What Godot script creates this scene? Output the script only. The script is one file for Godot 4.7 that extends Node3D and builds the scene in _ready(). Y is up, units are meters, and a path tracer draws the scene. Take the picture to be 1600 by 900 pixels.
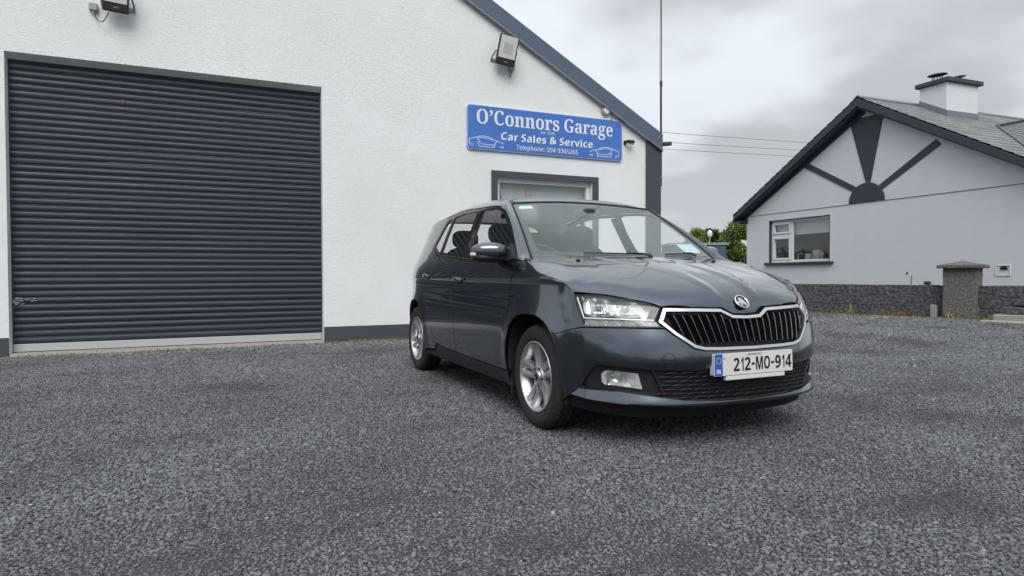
extends Node3D
# A dark grey hatchback parked on a gravel yard in front of a white rendered garage, with a bungalow beyond a low block wall.

const PSI := 0.42173
var mats := {}
var tex := {}
var rng := RandomNumberGenerator.new()
var used := {}

# ------------------------------------------------------------------ geometry collector
class Geo:
	var v := PackedVector3Array()
	var n := PackedVector3Array()
	var uv := PackedVector2Array()
	var idx := PackedInt32Array()
	var xf := Transform3D()

	func vert(p: Vector3, nn: Vector3, t := Vector2.ZERO) -> int:
		v.append(xf * p)
		n.append((xf.basis * nn).normalized())
		uv.append(t)
		return v.size() - 1

	func face(a: int, b: int, c: int) -> void:
		# front faces run clockwise as seen from the side the normals point to
		var g := (v[b] - v[a]).cross(v[c] - v[a])
		if g.dot(n[a] + n[b] + n[c]) > 0.0:
			idx.append_array([a, c, b])
		else:
			idx.append_array([a, b, c])

	func tri(a: Vector3, b: Vector3, c: Vector3, nn: Vector3) -> void:
		face(vert(a, nn), vert(b, nn), vert(c, nn))

	func quad(a: Vector3, b: Vector3, c: Vector3, d: Vector3, outward := Vector3.ZERO) -> void:
		var nn := (b - a).cross(d - a)
		if nn.length_squared() < 1e-16:
			nn = (c - b).cross(d - b)
		nn = nn.normalized()
		if outward != Vector3.ZERO and nn.dot(outward) < 0.0:
			nn = -nn
		var i := vert(a, nn, Vector2(0, 0))
		var j := vert(b, nn, Vector2(1, 0))
		var k := vert(c, nn, Vector2(1, 1))
		var l := vert(d, nn, Vector2(0, 1))
		face(i, j, k)
		face(i, k, l)

	func box(lo: Vector3, hi: Vector3, bev := 0.0) -> void:
		var m := (lo + hi) * 0.5
		var h := (hi - lo) * 0.5
		bev = minf(bev, minf(h.x, minf(h.y, h.z)) * 0.9)
		for ax in 3:
			var a2 := (ax + 1) % 3
			var a3 := (ax + 2) % 3
			for s in [-1.0, 1.0]:
				var nn := Vector3.ZERO
				nn[ax] = s
				var q := []
				for t in [[-1, -1], [1, -1], [1, 1], [-1, 1]]:
					var p := m
					p[ax] += s * h[ax]
					p[a2] += t[0] * (h[a2] - bev)
					p[a3] += t[1] * (h[a3] - bev)
					q.append(p)
				quad(q[0], q[1], q[2], q[3], nn)
		if bev <= 0.0:
			return
		for ax in 3:
			var a2 := (ax + 1) % 3
			var a3 := (ax + 2) % 3
			for s in [-1.0, 1.0]:
				for t in [-1.0, 1.0]:
					var nn := Vector3.ZERO
					nn[a2] = s
					nn[a3] = t
					var q := []
					for e in [[-1, 0], [1, 0], [1, 1], [-1, 1]]:
						var p := m
						p[ax] += e[0] * (h[ax] - bev)
						p[a2] += s * (h[a2] - (bev if e[1] else 0.0))
						p[a3] += t * (h[a3] - (0.0 if e[1] else bev))
						q.append(p)
					quad(q[0], q[1], q[2], q[3], nn)
		for sx in [-1.0, 1.0]:
			for sy in [-1.0, 1.0]:
				for sz in [-1.0, 1.0]:
					var s3 := Vector3(sx, sy, sz)
					var p := m + s3 * h
					tri(p - Vector3(0, sy * bev, sz * bev), p - Vector3(sx * bev, 0, sz * bev), p - Vector3(sx * bev, sy * bev, 0), s3.normalized())

	func tube(pts: Array, r, sides := 8, caps := true, closed := false) -> void:
		var cnt := pts.size()
		var rings := []
		var up := Vector3.UP
		for i in cnt:
			var a: Vector3 = pts[(i - 1 + cnt) % cnt] if closed else pts[maxi(i - 1, 0)]
			var b: Vector3 = pts[(i + 1) % cnt] if closed else pts[mini(i + 1, cnt - 1)]
			var d := (b - a).normalized()
			if i == 0 and absf(d.dot(up)) > 0.95:
				up = Vector3.RIGHT
			var x := up.cross(d).normalized()
			up = d.cross(x).normalized()
			var rr: float = r[i] if r is Array else r
			var ring := []
			for k in sides:
				var w := TAU * k / sides
				var o := x * cos(w) + up * sin(w)
				ring.append(vert(pts[i] + o * rr, o, Vector2(float(k) / sides, i)))
			rings.append(ring)
		for i in (cnt if closed else cnt - 1):
			var r0: Array = rings[i]
			var r1: Array = rings[(i + 1) % cnt]
			for k in sides:
				var k2 := (k + 1) % sides
				face(r0[k], r0[k2], r1[k2])
				face(r0[k], r1[k2], r1[k])
		if caps and not closed:
			for e in [0, cnt - 1]:
				var d: Vector3 = (pts[0] - pts[1]).normalized() if e == 0 else (pts[cnt - 1] - pts[cnt - 2]).normalized()
				var c := vert(pts[e], d)
				var rim := []
				for k in sides:
					var q: Vector3 = xf.affine_inverse() * v[rings[e][k]]
					rim.append(vert(q, d))
				for k in sides:
					face(c, rim[k], rim[(k + 1) % sides])

	# profile of (radius, height along axis) turned about +X
	func lathe_x(prof: Array, segs := 48, a0 := 0.0, a1 := TAU) -> void:
		var rows := []
		for i in prof.size():
			var p: Vector2 = prof[i]
			var row := []
			var d0: Vector2 = (prof[i] - prof[maxi(i - 1, 0)])
			var d1: Vector2 = (prof[mini(i + 1, prof.size() - 1)] - prof[i])
			var d := (d0.normalized() + d1.normalized()).normalized()
			var nn := Vector2(d.y, -d.x)
			for k in segs + 1:
				var w := lerpf(a0, a1, float(k) / segs)
				row.append(vert(Vector3(p.y, p.x * cos(w), p.x * sin(w)), Vector3(nn.y, nn.x * cos(w), nn.x * sin(w)), Vector2(float(k) / segs, i)))
			rows.append(row)
		for i in prof.size() - 1:
			for k in segs:
				face(rows[i][k], rows[i][k + 1], rows[i + 1][k + 1])
				face(rows[i][k], rows[i + 1][k + 1], rows[i + 1][k])

	# outline in XY carried from z0 to z1, with a small chamfer on the front (z1) edge
	func prism(poly: PackedVector2Array, z0: float, z1: float, bev := 0.0, back := true) -> void:
		var area := 0.0
		for i in poly.size():
			area += poly[i].cross(poly[(i + 1) % poly.size()])
		if area < 0.0:
			poly = poly.duplicate()
			poly.reverse()
		var front := poly
		if bev > 0.0:
			front = PackedVector2Array()
			for i in poly.size():
				var n0 := (poly[i] - poly[(i - 1 + poly.size()) % poly.size()]).normalized().rotated(PI / 2)
				var n1 := (poly[(i + 1) % poly.size()] - poly[i]).normalized().rotated(PI / 2)
				var m := (n0 + n1).normalized()
				front.append(poly[i] + m * bev / maxf(m.dot(n1), 0.4))
		var tris := Geometry2D.triangulate_polygon(front)
		for k in range(0, tris.size(), 3):
			tri(Vector3(front[tris[k]].x, front[tris[k]].y, z1), Vector3(front[tris[k + 1]].x, front[tris[k + 1]].y, z1), Vector3(front[tris[k + 2]].x, front[tris[k + 2]].y, z1), Vector3(0, 0, 1))
		if back:
			tris = Geometry2D.triangulate_polygon(poly)
			for k in range(0, tris.size(), 3):
				tri(Vector3(poly[tris[k]].x, poly[tris[k]].y, z0), Vector3(poly[tris[k + 1]].x, poly[tris[k + 1]].y, z0), Vector3(poly[tris[k + 2]].x, poly[tris[k + 2]].y, z0), Vector3(0, 0, -1))
		for i in poly.size():
			var j := (i + 1) % poly.size()
			var o := (poly[j] - poly[i]).normalized().rotated(-PI / 2)
			var oo := Vector3(o.x, o.y, 0)
			var zb := z1 - bev
			quad(Vector3(poly[i].x, poly[i].y, z0), Vector3(poly[j].x, poly[j].y, z0), Vector3(poly[j].x, poly[j].y, zb), Vector3(poly[i].x, poly[i].y, zb), oo)
			if bev > 0.0:
				quad(Vector3(poly[i].x, poly[i].y, zb), Vector3(poly[j].x, poly[j].y, zb), Vector3(front[j].x, front[j].y, z1), Vector3(front[i].x, front[i].y, z1), oo + Vector3(0, 0, 1))

	# a rounded lump: exponent e below 1 makes it boxier
	func blob(c: Vector3, r: Vector3, e := 1.0, rings := 12, segs := 20, deform = null) -> void:
		var rows := []
		for i in rings + 1:
			var ph := -PI / 2 + PI * i / rings
			var row := []
			for k in segs + 1:
				var th := TAU * k / segs
				var d := Vector3(cos(ph) * cos(th), sin(ph), cos(ph) * sin(th))
				var q := Vector3(signf(d.x) * pow(absf(d.x), e), signf(d.y) * pow(absf(d.y), e), signf(d.z) * pow(absf(d.z), e))
				var p := c + q * r
				if deform != null:
					p = deform.call(p)
				var g := Vector3(signf(q.x) * pow(absf(q.x), 2.0 / e - 1.0) / r.x, signf(q.y) * pow(absf(q.y), 2.0 / e - 1.0) / r.y, signf(q.z) * pow(absf(q.z), 2.0 / e - 1.0) / r.z)
				row.append(vert(p, g.normalized()))
			rows.append(row)
		for i in rings:
			for k in segs:
				face(rows[i][k], rows[i][k + 1], rows[i + 1][k + 1])
				face(rows[i][k], rows[i + 1][k + 1], rows[i + 1][k])

	# grid of points with smooth normals, turned to the side of `outward`
	func grid(rows: Array, outward: Vector3) -> void:
		var h := rows.size()
		var w: int = rows[0].size()
		var ids := []
		for i in h:
			var row := []
			for k in w:
				var du: Vector3 = rows[i][mini(k + 1, w - 1)] - rows[i][maxi(k - 1, 0)]
				var dv: Vector3 = rows[mini(i + 1, h - 1)][k] - rows[maxi(i - 1, 0)][k]
				var nn := du.cross(dv).normalized()
				if nn.dot(outward) < 0.0:
					nn = -nn
				row.append(vert(rows[i][k], nn, Vector2(float(k) / (w - 1), float(i) / (h - 1))))
			ids.append(row)
		for i in h - 1:
			for k in w - 1:
				face(ids[i][k], ids[i][k + 1], ids[i + 1][k + 1])
				face(ids[i][k], ids[i + 1][k + 1], ids[i + 1][k])

	func mesh() -> ArrayMesh:
		var a := []
		a.resize(Mesh.ARRAY_MAX)
		a[Mesh.ARRAY_VERTEX] = v
		a[Mesh.ARRAY_NORMAL] = n
		a[Mesh.ARRAY_TEX_UV] = uv
		a[Mesh.ARRAY_INDEX] = idx
		var m := ArrayMesh.new()
		m.add_surface_from_arrays(Mesh.PRIMITIVE_TRIANGLES, a)
		return m


# monotone cubic through points (x rising)
class Crv:
	var xs := PackedFloat64Array()
	var ys := PackedFloat64Array()
	var ms := PackedFloat64Array()

	func _init(p: Array) -> void:
		for q in p:
			xs.append(q[0])
			ys.append(q[1])
		var c := xs.size()
		var d := PackedFloat64Array()
		for i in c - 1:
			d.append((ys[i + 1] - ys[i]) / (xs[i + 1] - xs[i]))
		ms.resize(c)
		ms[0] = d[0]
		ms[c - 1] = d[c - 2]
		for i in range(1, c - 1):
			if d[i - 1] * d[i] <= 0.0:
				ms[i] = 0.0
			else:
				var h0 := xs[i] - xs[i - 1]
				var h1 := xs[i + 1] - xs[i]
				var w1 := 2.0 * h1 + h0
				var w2 := h1 + 2.0 * h0
				ms[i] = (w1 + w2) / (w1 / d[i - 1] + w2 / d[i])

	func f(x: float) -> float:
		var c := xs.size()
		if x <= xs[0]:
			return ys[0] + ms[0] * (x - xs[0])
		if x >= xs[c - 1]:
			return ys[c - 1] + ms[c - 1] * (x - xs[c - 1])
		var i := xs.bsearch(x) - 1
		var h := xs[i + 1] - xs[i]
		var t := (x - xs[i]) / h
		var t2 := t * t
		var o := 1.0 - t
		return (1.0 + 2.0 * t) * o * o * ys[i] + t * o * o * h * ms[i] + t2 * (3.0 - 2.0 * t) * ys[i + 1] + t2 * (t - 1.0) * h * ms[i + 1]


# ------------------------------------------------------------------ nodes
func numbered(called: String) -> String:
	var k: int = used.get(called, 0)
	used[called] = k + 1
	return called if k == 0 else "%s_%03d" % [called, k]

func tag(o: Node, label := "", category := "", group := "", kind := "") -> Node:
	if label: o.set_meta("label", label)
	if category: o.set_meta("category", category)
	if group: o.set_meta("group", group)
	if kind: o.set_meta("kind", kind)
	return o

func thing(called: String, label: String, category: String, at := Vector3.ZERO, turn := 0.0, group := "") -> Node3D:
	var o := Node3D.new()
	o.name = numbered(called)
	add_child(o)
	o.position = at
	o.rotation.y = turn
	tag(o, label, category, group)
	return o

func part(called: String, g, m: Material, parent: Node = null, label := "") -> MeshInstance3D:
	var o := MeshInstance3D.new()
	o.mesh = g.mesh() if g is Geo else g
	o.material_override = m
	if parent == null:
		o.name = numbered(called)
		add_child(o)
	else:
		var c := 0
		for k in parent.get_children():
			var s := String(k.name)
			if s == called or (s.begins_with(called + "_") and s.length() == called.length() + 4 and s.substr(called.length() + 1).is_valid_int()):
				c += 1
		o.name = called if c == 0 else "%s_%03d" % [called, c]
		parent.add_child(o, true)
	if label: o.set_meta("label", label)
	return o

# ------------------------------------------------------------------ materials
func lin(r: float, g: float, b: float, a := 1.0) -> Color:
	var c := Color(r, g, b).linear_to_srgb()
	c.a = a
	return c

func mat(called: String, c: Color, rough := 0.8, metal := 0.0) -> StandardMaterial3D:
	var m := StandardMaterial3D.new()
	m.resource_name = called
	m.albedo_color = c
	m.roughness = rough
	m.metallic = metal
	mats[called] = m
	return m

func noise(kind: int, freq: float, oct := 4, seed_ := 1) -> FastNoiseLite:
	var f := FastNoiseLite.new()
	f.noise_type = kind
	f.frequency = freq
	f.fractal_octaves = oct
	f.seed = seed_
	return f

func seamless(f: FastNoiseLite, size: int) -> Image:
	return f.get_seamless_image(size, size, false, false, 0.15, true)

func as_tex(im: Image) -> ImageTexture:
	return ImageTexture.create_from_image(im)

# soft round grains strewn on a tile that repeats without a seam
func grains(size: int, count: int, r0: float, r1: float, seed_: int) -> Image:
	var r := RandomNumberGenerator.new()
	r.seed = seed_
	var h := PackedFloat32Array()
	h.resize(size * size)
	for i in count:
		var cx := r.randf() * size
		var cy := r.randf() * size
		var ra := lerpf(r0, r1, r.randf() * r.randf())
		var top := r.randf_range(0.3, 1.0)
		var sx := r.randf_range(0.7, 1.3)
		var n := int(ra * 1.4) + 1
		for dy in range(-n, n + 1):
			var row := posmod(int(cy) + dy, size) * size
			for dx in range(-n, n + 1):
				var q := 1.0 - (dx * dx * sx + dy * dy / sx) / (ra * ra)
				if q > 0.0:
					var k := row + posmod(int(cx) + dx, size)
					var v := top * sqrt(q)
					if v > h[k]:
						h[k] = v
	var bytes := PackedByteArray()
	bytes.resize(size * size)
	for i in size * size:
		bytes[i] = int(h[i] * 255.0)
	return Image.create_from_data(size, size, false, Image.FORMAT_L8, bytes)

# grey noise -> colours between a and b (srgb), biased by power
func tinted(f: FastNoiseLite, size: int, a: Color, b: Color, power := 1.0) -> ImageTexture:
	var im := seamless(f, size)
	im.convert(Image.FORMAT_RGB8)
	for y in size:
		for x in size:
			im.set_pixel(x, y, a.lerp(b, pow(im.get_pixel(x, y).r, power)))
	return as_tex(im)

func relief(m: StandardMaterial3D, f: FastNoiseLite, size: int, scale: float, strength: float) -> void:
	var im := seamless(f, size)
	im.bump_map_to_normal_map(strength)
	m.normal_enabled = true
	m.normal_texture = as_tex(im)
	m.normal_scale = 1.0
	m.uv1_triplanar = true
	m.uv1_world_triplanar = true
	m.uv1_scale = Vector3(scale, scale, scale)

func text(parent: Node, called: String, s: String, font: Font, m: Material, lo: Vector2, hi: Vector2, z: float, depth := 0.003) -> MeshInstance3D:
	var t := TextMesh.new()
	t.text = s
	t.font = font
	t.font_size = 96
	t.pixel_size = 0.001
	t.depth = depth
	t.curve_step = 1.5
	var bb := t.get_aabb()
	var o := MeshInstance3D.new()
	o.mesh = t
	o.material_override = m
	o.name = called
	parent.add_child(o, true)
	var sx := (hi.x - lo.x) / bb.size.x
	var sy := (hi.y - lo.y) / bb.size.y
	o.scale = Vector3(sx, sy, 1.0)
	o.position = Vector3(lo.x - bb.position.x * sx, lo.y - bb.position.y * sy, z)
	return o

func font(names: Array, weight := 400, slant := 0.0) -> Font:
	var f := SystemFont.new()
	f.font_names = PackedStringArray(names)
	f.font_weight = weight
	if slant == 0.0:
		return f
	var w := FontVariation.new()
	w.base_font = f
	w.variation_transform = Transform2D(Vector2(1, 0), Vector2(slant, 1), Vector2.ZERO)
	return w

func ss(a: float, b: float, x: float) -> float:
	var t := clampf((x - a) / (b - a), 0.0, 1.0)
	return t * t * (3.0 - 2.0 * t)

func ground_at(x: float, z: float) -> float:
	return -0.055 * (1.0 - ss(0.0, 2.6, z)) * (1.0 - ss(5.0, 9.0, absf(x + 2.0) - 2.0))


# ------------------------------------------------------------------ the scene
func _ready() -> void:
	var cam := Camera3D.new()
	cam.name = "camera"
	add_child(cam)
	cam.position = Vector3(-4.085, 0.878, 9.106)
	cam.rotation = Vector3(-0.02004, -PSI, -0.0031)
	cam.fov = 48.564
	cam.near = 0.05
	cam.far = 3000.0
	cam.current = true
	sky_and_light()
	materials()
	build_ground()
	build_garage()
	build_house()
	build_background()
	build_car()
	build_gravel()


func sky_and_light() -> void:
	var we := WorldEnvironment.new()
	we.name = "environment"
	add_child(we)
	var e := Environment.new()
	we.environment = e
	e.background_mode = Environment.BG_SKY
	e.tonemap_mode = Environment.TONE_MAPPER_LINEAR
	e.tonemap_exposure = 1.32
	e.sdfgi_enabled = true
	e.ssao_enabled = true
	e.ssil_enabled = true
	var w := 1024
	var h := 512
	var im := Image.create(w, h, false, Image.FORMAT_RGBF)
	var big := noise(FastNoiseLite.TYPE_SIMPLEX_SMOOTH, 0.42, 5, 7)
	var fine := noise(FastNoiseLite.TYPE_SIMPLEX_SMOOTH, 1.3, 5, 21)
	for y in h:
		var el := PI / 2 - PI * (y + 0.5) / h
		for x in w:
			var az := TAU * (x + 0.5) / w
			var d := Vector3(cos(el) * sin(az), sin(el), cos(el) * cos(az))
			var c: Color
			if el > -0.02:
				var s := 1.0 / (maxf(d.y, 0.0) + 0.16)
				var p := Vector3(d.x * s, d.z * s, 0.0)
				var a := big.get_noise_3d(p.x + 3.1, p.y * 1.0 + 0.4, 0.0)
				var b := fine.get_noise_3d(p.x, p.y, 4.0)
				var cl := clampf(0.5 + 1.05 * a + 0.75 * b, 0.0, 1.0)
				cl = ss(0.15, 0.9, cl)
				var base := 0.535 + 0.36 * pow(maxf(d.y, 0.0), 1.7)
				var l := base * lerpf(0.755, 1.17, cl)
				# thinner cloud lets in a paler, slightly warm light low down
				l *= 1.0 + 0.14 * (1.0 - ss(0.0, 0.22, d.y))
				c = Color(l * 0.935, l * 0.995, l * 1.06)
			else:
				c = Color(0.14, 0.145, 0.15)
			im.set_pixel(x, y, c)
	var pm := PanoramaSkyMaterial.new()
	pm.panorama = ImageTexture.create_from_image(im)
	var sky := Sky.new()
	sky.sky_material = pm
	e.sky = sky
	e.background_energy_multiplier = 1.0
	var sun := DirectionalLight3D.new()
	sun.name = "sun"
	add_child(sun)
	sun.light_energy = 0.6
	sun.light_angular_distance = 40.0
	sun.light_color = Color(1.0, 0.985, 0.965)
	sun.shadow_enabled = true
	sun.look_at_from_position(Vector3(-0.32, 0.85, 0.72) * 20.0, Vector3.ZERO)


func materials() -> void:
	var m := mat("white_render", Color.WHITE, 0.9)
	m.albedo_color = lin(0.83, 0.85, 0.865)
	m.detail_enabled = true
	m.detail_blend_mode = BaseMaterial3D.BLEND_MODE_MUL
	m.detail_albedo = tinted(noise(FastNoiseLite.TYPE_SIMPLEX_SMOOTH, 0.010, 5, 3), 512, Color(0.955, 0.957, 0.95), Color(1, 1, 1))
	m.detail_uv_layer = BaseMaterial3D.DETAIL_UV_2
	m.uv2_triplanar = true
	m.uv2_world_triplanar = true
	m.uv2_scale = Vector3(0.13, 0.11, 0.13)
	m.heightmap_enabled = true
	var rough := noise(FastNoiseLite.TYPE_SIMPLEX, 0.045, 5, 9)
	m.heightmap_texture = as_tex(grains(1024, 15000, 3.0, 9.0, 3))
	m.heightmap_scale = 0.36
	m.uv1_triplanar = true
	m.uv1_world_triplanar = true
	m.uv1_scale = Vector3.ONE * 1.15
	var m2 := mat("smooth_white", lin(0.80, 0.81, 0.82), 0.8)
	relief(m2, noise(FastNoiseLite.TYPE_SIMPLEX, 0.02, 4, 5), 256, 2.0, 1.0)
	m = mat("dark_paint", lin(0.052, 0.058, 0.075), 0.75)
	relief(m, rough, 512, 2.0, 3.0)
	m = mat("lilac_render", Color.WHITE, 0.85)
	m.albedo_texture = tinted(noise(FastNoiseLite.TYPE_SIMPLEX_SMOOTH, 0.006, 4, 13), 256, lin(0.60, 0.61, 0.65), lin(0.63, 0.64, 0.68))
	relief(m, noise(FastNoiseLite.TYPE_SIMPLEX, 0.05, 3, 15), 512, 1.6, 1.2)
	m = mat("shutter_paint", lin(0.026, 0.032, 0.051), 0.52)
	m.roughness_texture = tinted(noise(FastNoiseLite.TYPE_SIMPLEX_SMOOTH, 0.01, 4, 17), 256, Color(0.75, 0.75, 0.75), Color(1, 1, 1))
	m.uv1_triplanar = true
	m.uv1_world_triplanar = true
	m.uv1_scale = Vector3.ONE * 0.9
	mat("barge_steel", lin(0.075, 0.108, 0.155), 0.5)
	mat("pale_steel", lin(0.40, 0.43, 0.43), 0.55)
	mat("galvanised", lin(0.36, 0.37, 0.38), 0.45, 0.6)
	m = mat("concrete", Color.WHITE, 0.9)
	m.albedo_texture = tinted(noise(FastNoiseLite.TYPE_SIMPLEX, 0.03, 5, 19), 256, lin(0.20, 0.185, 0.16), lin(0.36, 0.345, 0.315))
	relief(m, noise(FastNoiseLite.TYPE_SIMPLEX, 0.06, 4, 23), 256, 2.5, 2.5)
	m = mat("weathered_block", Color.WHITE, 0.95)
	m.albedo_texture = tinted(noise(FastNoiseLite.TYPE_SIMPLEX, 0.016, 6, 29), 512, lin(0.026, 0.027, 0.032), lin(0.25, 0.255, 0.27), 1.5)
	relief(m, noise(FastNoiseLite.TYPE_SIMPLEX, 0.08, 4, 31), 512, 1.4, 4.0)
	m = mat("pillar_stone", Color.WHITE, 0.95)
	m.albedo_texture = tinted(noise(FastNoiseLite.TYPE_SIMPLEX, 0.018, 6, 37), 512, lin(0.06, 0.058, 0.055), lin(0.24, 0.23, 0.21), 1.2)
	relief(m, noise(FastNoiseLite.TYPE_SIMPLEX, 0.06, 4, 41), 512, 1.8, 4.0)
	m = mat("sign_blue", Color.WHITE, 0.35)
	m.albedo_texture = tinted(noise(FastNoiseLite.TYPE_SIMPLEX_SMOOTH, 0.006, 4, 71), 256, lin(0.044, 0.145, 0.48), lin(0.058, 0.175, 0.53))
	m.uv1_triplanar = true
	m.uv1_world_triplanar = true
	m.uv1_scale = Vector3.ONE * 0.4
	mat("sign_edge", lin(0.45, 0.52, 0.62), 0.4)
	mat("sign_white", lin(0.72, 0.74, 0.75), 0.45)
	mat("white_plastic", lin(0.66, 0.67, 0.69), 0.4)
	mat("grey_plastic", lin(0.30, 0.31, 0.33), 0.5)
	mat("black_plastic", lin(0.014, 0.015, 0.017), 0.5)
	mat("dark_metal", lin(0.045, 0.048, 0.055), 0.45, 0.3)
	mat("lamp_lens", lin(0.60, 0.63, 0.63), 0.25)
	mat("led_plate", lin(0.46, 0.47, 0.43), 0.4)
	m = mat("slate", Color.WHITE, 0.55)
	m.albedo_texture = tinted(noise(FastNoiseLite.TYPE_SIMPLEX, 0.05, 4, 43), 256, lin(0.15, 0.158, 0.17), lin(0.25, 0.26, 0.27))
	m.uv1_triplanar = true
	m.uv1_world_triplanar = true
	m.uv1_scale = Vector3.ONE * 0.5
	for k in 3:
		var sv: StandardMaterial3D = m.duplicate()
		sv.albedo_color = [lin(0.78, 0.78, 0.80), lin(0.92, 0.93, 0.90), lin(1.0, 0.99, 0.96)][k]
		mats["slate_%d" % k] = sv
		var pv: StandardMaterial3D = mats["shutter_paint"].duplicate()
		pv.albedo_color = [lin(0.021, 0.027, 0.044), lin(0.024, 0.030, 0.048), lin(0.027, 0.034, 0.052)][k]
		pv.roughness = [0.56, 0.6, 0.65][k]
		mats["shutter_%d" % k] = pv
	mat("house_trim", lin(0.032, 0.038, 0.056), 0.6)
	mat("lead", lin(0.15, 0.165, 0.19), 0.5)
	mat("shed_sheet", lin(0.055, 0.085, 0.125), 0.5)
	mat("shed_trim", lin(0.20, 0.28, 0.28), 0.5)
	mat("rust", lin(0.24, 0.09, 0.02), 0.9)
	mat("pale_wood", lin(0.42, 0.34, 0.22), 0.8)
	mat("blind", lin(0.42, 0.47, 0.46), 0.8)
	mat("room_dark", lin(0.05, 0.055, 0.07), 0.9)
	mat("room_wall", lin(0.06, 0.075, 0.11), 0.9)
	mat("earth", lin(0.11, 0.085, 0.06), 1.0)
	mat("weathered_wood", lin(0.24, 0.24, 0.235), 0.9)
	for g in [["pane", 0.012, 0.0], ["screen_pane", 0.095, 0.0], ["clear_cover", 0.03, 0.0]]:
		m = mat(g[0], Color(0.75, 0.85, 0.82, g[1]), 0.02)
		m.transparency = BaseMaterial3D.TRANSPARENCY_ALPHA
		m.metallic_specular = 0.5
	m = mat("tinted_pane", Color(0.10, 0.16, 0.13, 0.35), 0.02)
	m.transparency = BaseMaterial3D.TRANSPARENCY_ALPHA
	mat("bar_lens", lin(0.25, 0.26, 0.265), 0.3)
	m = mat("stone", Color.WHITE, 0.8)
	m.vertex_color_use_as_albedo = true
	m = mat("leaf", Color.WHITE, 0.55)
	m.vertex_color_use_as_albedo = true
	m.backlight_enabled = true
	m.backlight = Color(0.35, 0.42, 0.15)
	mat("bark", lin(0.07, 0.055, 0.04), 0.95)
	# the car
	m = mat("car_paint", lin(0.105, 0.125, 0.152), 0.21, 1.0)
	m.clearcoat_enabled = true
	m.clearcoat = 1.0
	m.clearcoat_roughness = 0.02
	mat("car_black", lin(0.012, 0.012, 0.014), 0.45)
	mat("gloss_black", lin(0.008, 0.008, 0.01), 0.12)
	mat("car_dark", lin(0.006, 0.006, 0.007), 0.8)
	mat("chrome", lin(0.80, 0.81, 0.83), 0.12, 1.0)
	mat("satin_chrome", lin(0.72, 0.73, 0.75), 0.28, 1.0)
	mat("slat_edge", lin(0.11, 0.115, 0.125), 0.25, 0.6)
	mat("alloy", lin(0.55, 0.56, 0.58), 0.34, 0.85)
	mat("lamp_reflector", lin(0.72, 0.73, 0.74), 0.22, 1.0)
	mat("lamp_grey", lin(0.30, 0.31, 0.325), 0.3, 0.5)
	m = mat("tyre_rubber", Color.WHITE, 0.85)
	m.albedo_texture = tinted(noise(FastNoiseLite.TYPE_SIMPLEX, 0.06, 4, 51), 256, lin(0.010, 0.009, 0.009), lin(0.030, 0.027, 0.025))
	m.uv1_triplanar = true
	m.uv1_scale = Vector3.ONE * 2.0
	mat("brake_disc", lin(0.18, 0.17, 0.16), 0.45, 0.8)
	mat("seat_cloth", lin(0.030, 0.031, 0.034), 0.95)
	mat("dash", lin(0.022, 0.022, 0.024), 0.7)
	mat("plate_white", lin(0.62, 0.63, 0.62), 0.35)
	mat("plate_blue", lin(0.015, 0.10, 0.45), 0.4)
	mat("plate_ink", lin(0.008, 0.008, 0.01), 0.5)
	mat("plate_yellow", lin(0.65, 0.50, 0.06), 0.5)
	mat("amber", lin(0.58, 0.50, 0.42), 0.2)
	mat("lamp_silver", lin(0.66, 0.67, 0.68), 0.25, 0.45)
	mat("sticker", lin(0.42, 0.62, 0.68), 0.6)
	mat("tail_red", lin(0.35, 0.01, 0.01), 0.15)


# ------------------------------------------------------------------ ground and growth
func build_ground() -> void:
	var m := mat("gravel_bed", Color.WHITE, 0.95)
	m.albedo_texture = tinted(noise(FastNoiseLite.TYPE_CELLULAR, 0.09, 3, 61), 1024, lin(0.026, 0.026, 0.030), lin(0.125, 0.128, 0.143), 1.2)
	m.uv1_triplanar = true
	m.uv1_world_triplanar = true
	m.uv1_scale = Vector3.ONE * 0.8
	m.heightmap_enabled = true
	m.heightmap_texture = as_tex(seamless(noise(FastNoiseLite.TYPE_CELLULAR, 0.09, 3, 61), 1024))
	m.heightmap_scale = 1.5
	var g := Geo.new()
	var xs := [-900.0, -200.0, -60.0, -25.0]
	var x := -14.0
	while x <= 16.01:
		xs.append(x)
		x += 0.5
	xs.append_array([25.0, 60.0, 200.0, 900.0])
	var zs := [-900.0, -200.0, -60.0, -25.0]
	x = -14.0
	while x <= 14.01:
		zs.append(x)
		x += 0.5
	zs.append_array([25.0, 60.0, 200.0, 900.0])
	var rows := []
	for z in zs:
		var row := []
		for xx in xs:
			row.append(Vector3(xx, ground_at(xx, z), z))
		rows.append(row)
	g.grid(rows, Vector3.UP)
	tag(part("ground", g, m), "", "", "", "structure")
	# rough pasture beyond the yard
	m = mat("pasture", Color.WHITE, 0.95)
	m.albedo_texture = tinted(noise(FastNoiseLite.TYPE_SIMPLEX, 0.02, 5, 67), 256, lin(0.035, 0.055, 0.015), lin(0.085, 0.115, 0.035))
	m.uv1_triplanar = true
	m.uv1_world_triplanar = true
	m.uv1_scale = Vector3.ONE * 0.12
	g = Geo.new()
	for q in [[-900.0, -900.0, 900.0, -22.0], [-900.0, 26.0, 900.0, 900.0], [-900.0, -22.0, -24.0, 26.0], [27.0, -22.0, 900.0, 26.0]]:
		g.quad(Vector3(q[0], 0.006, q[1]), Vector3(q[2], 0.006, q[1]), Vector3(q[2], 0.006, q[3]), Vector3(q[0], 0.006, q[3]), Vector3.UP)
	tag(part("pasture", g, m), "", "", "", "structure")


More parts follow.
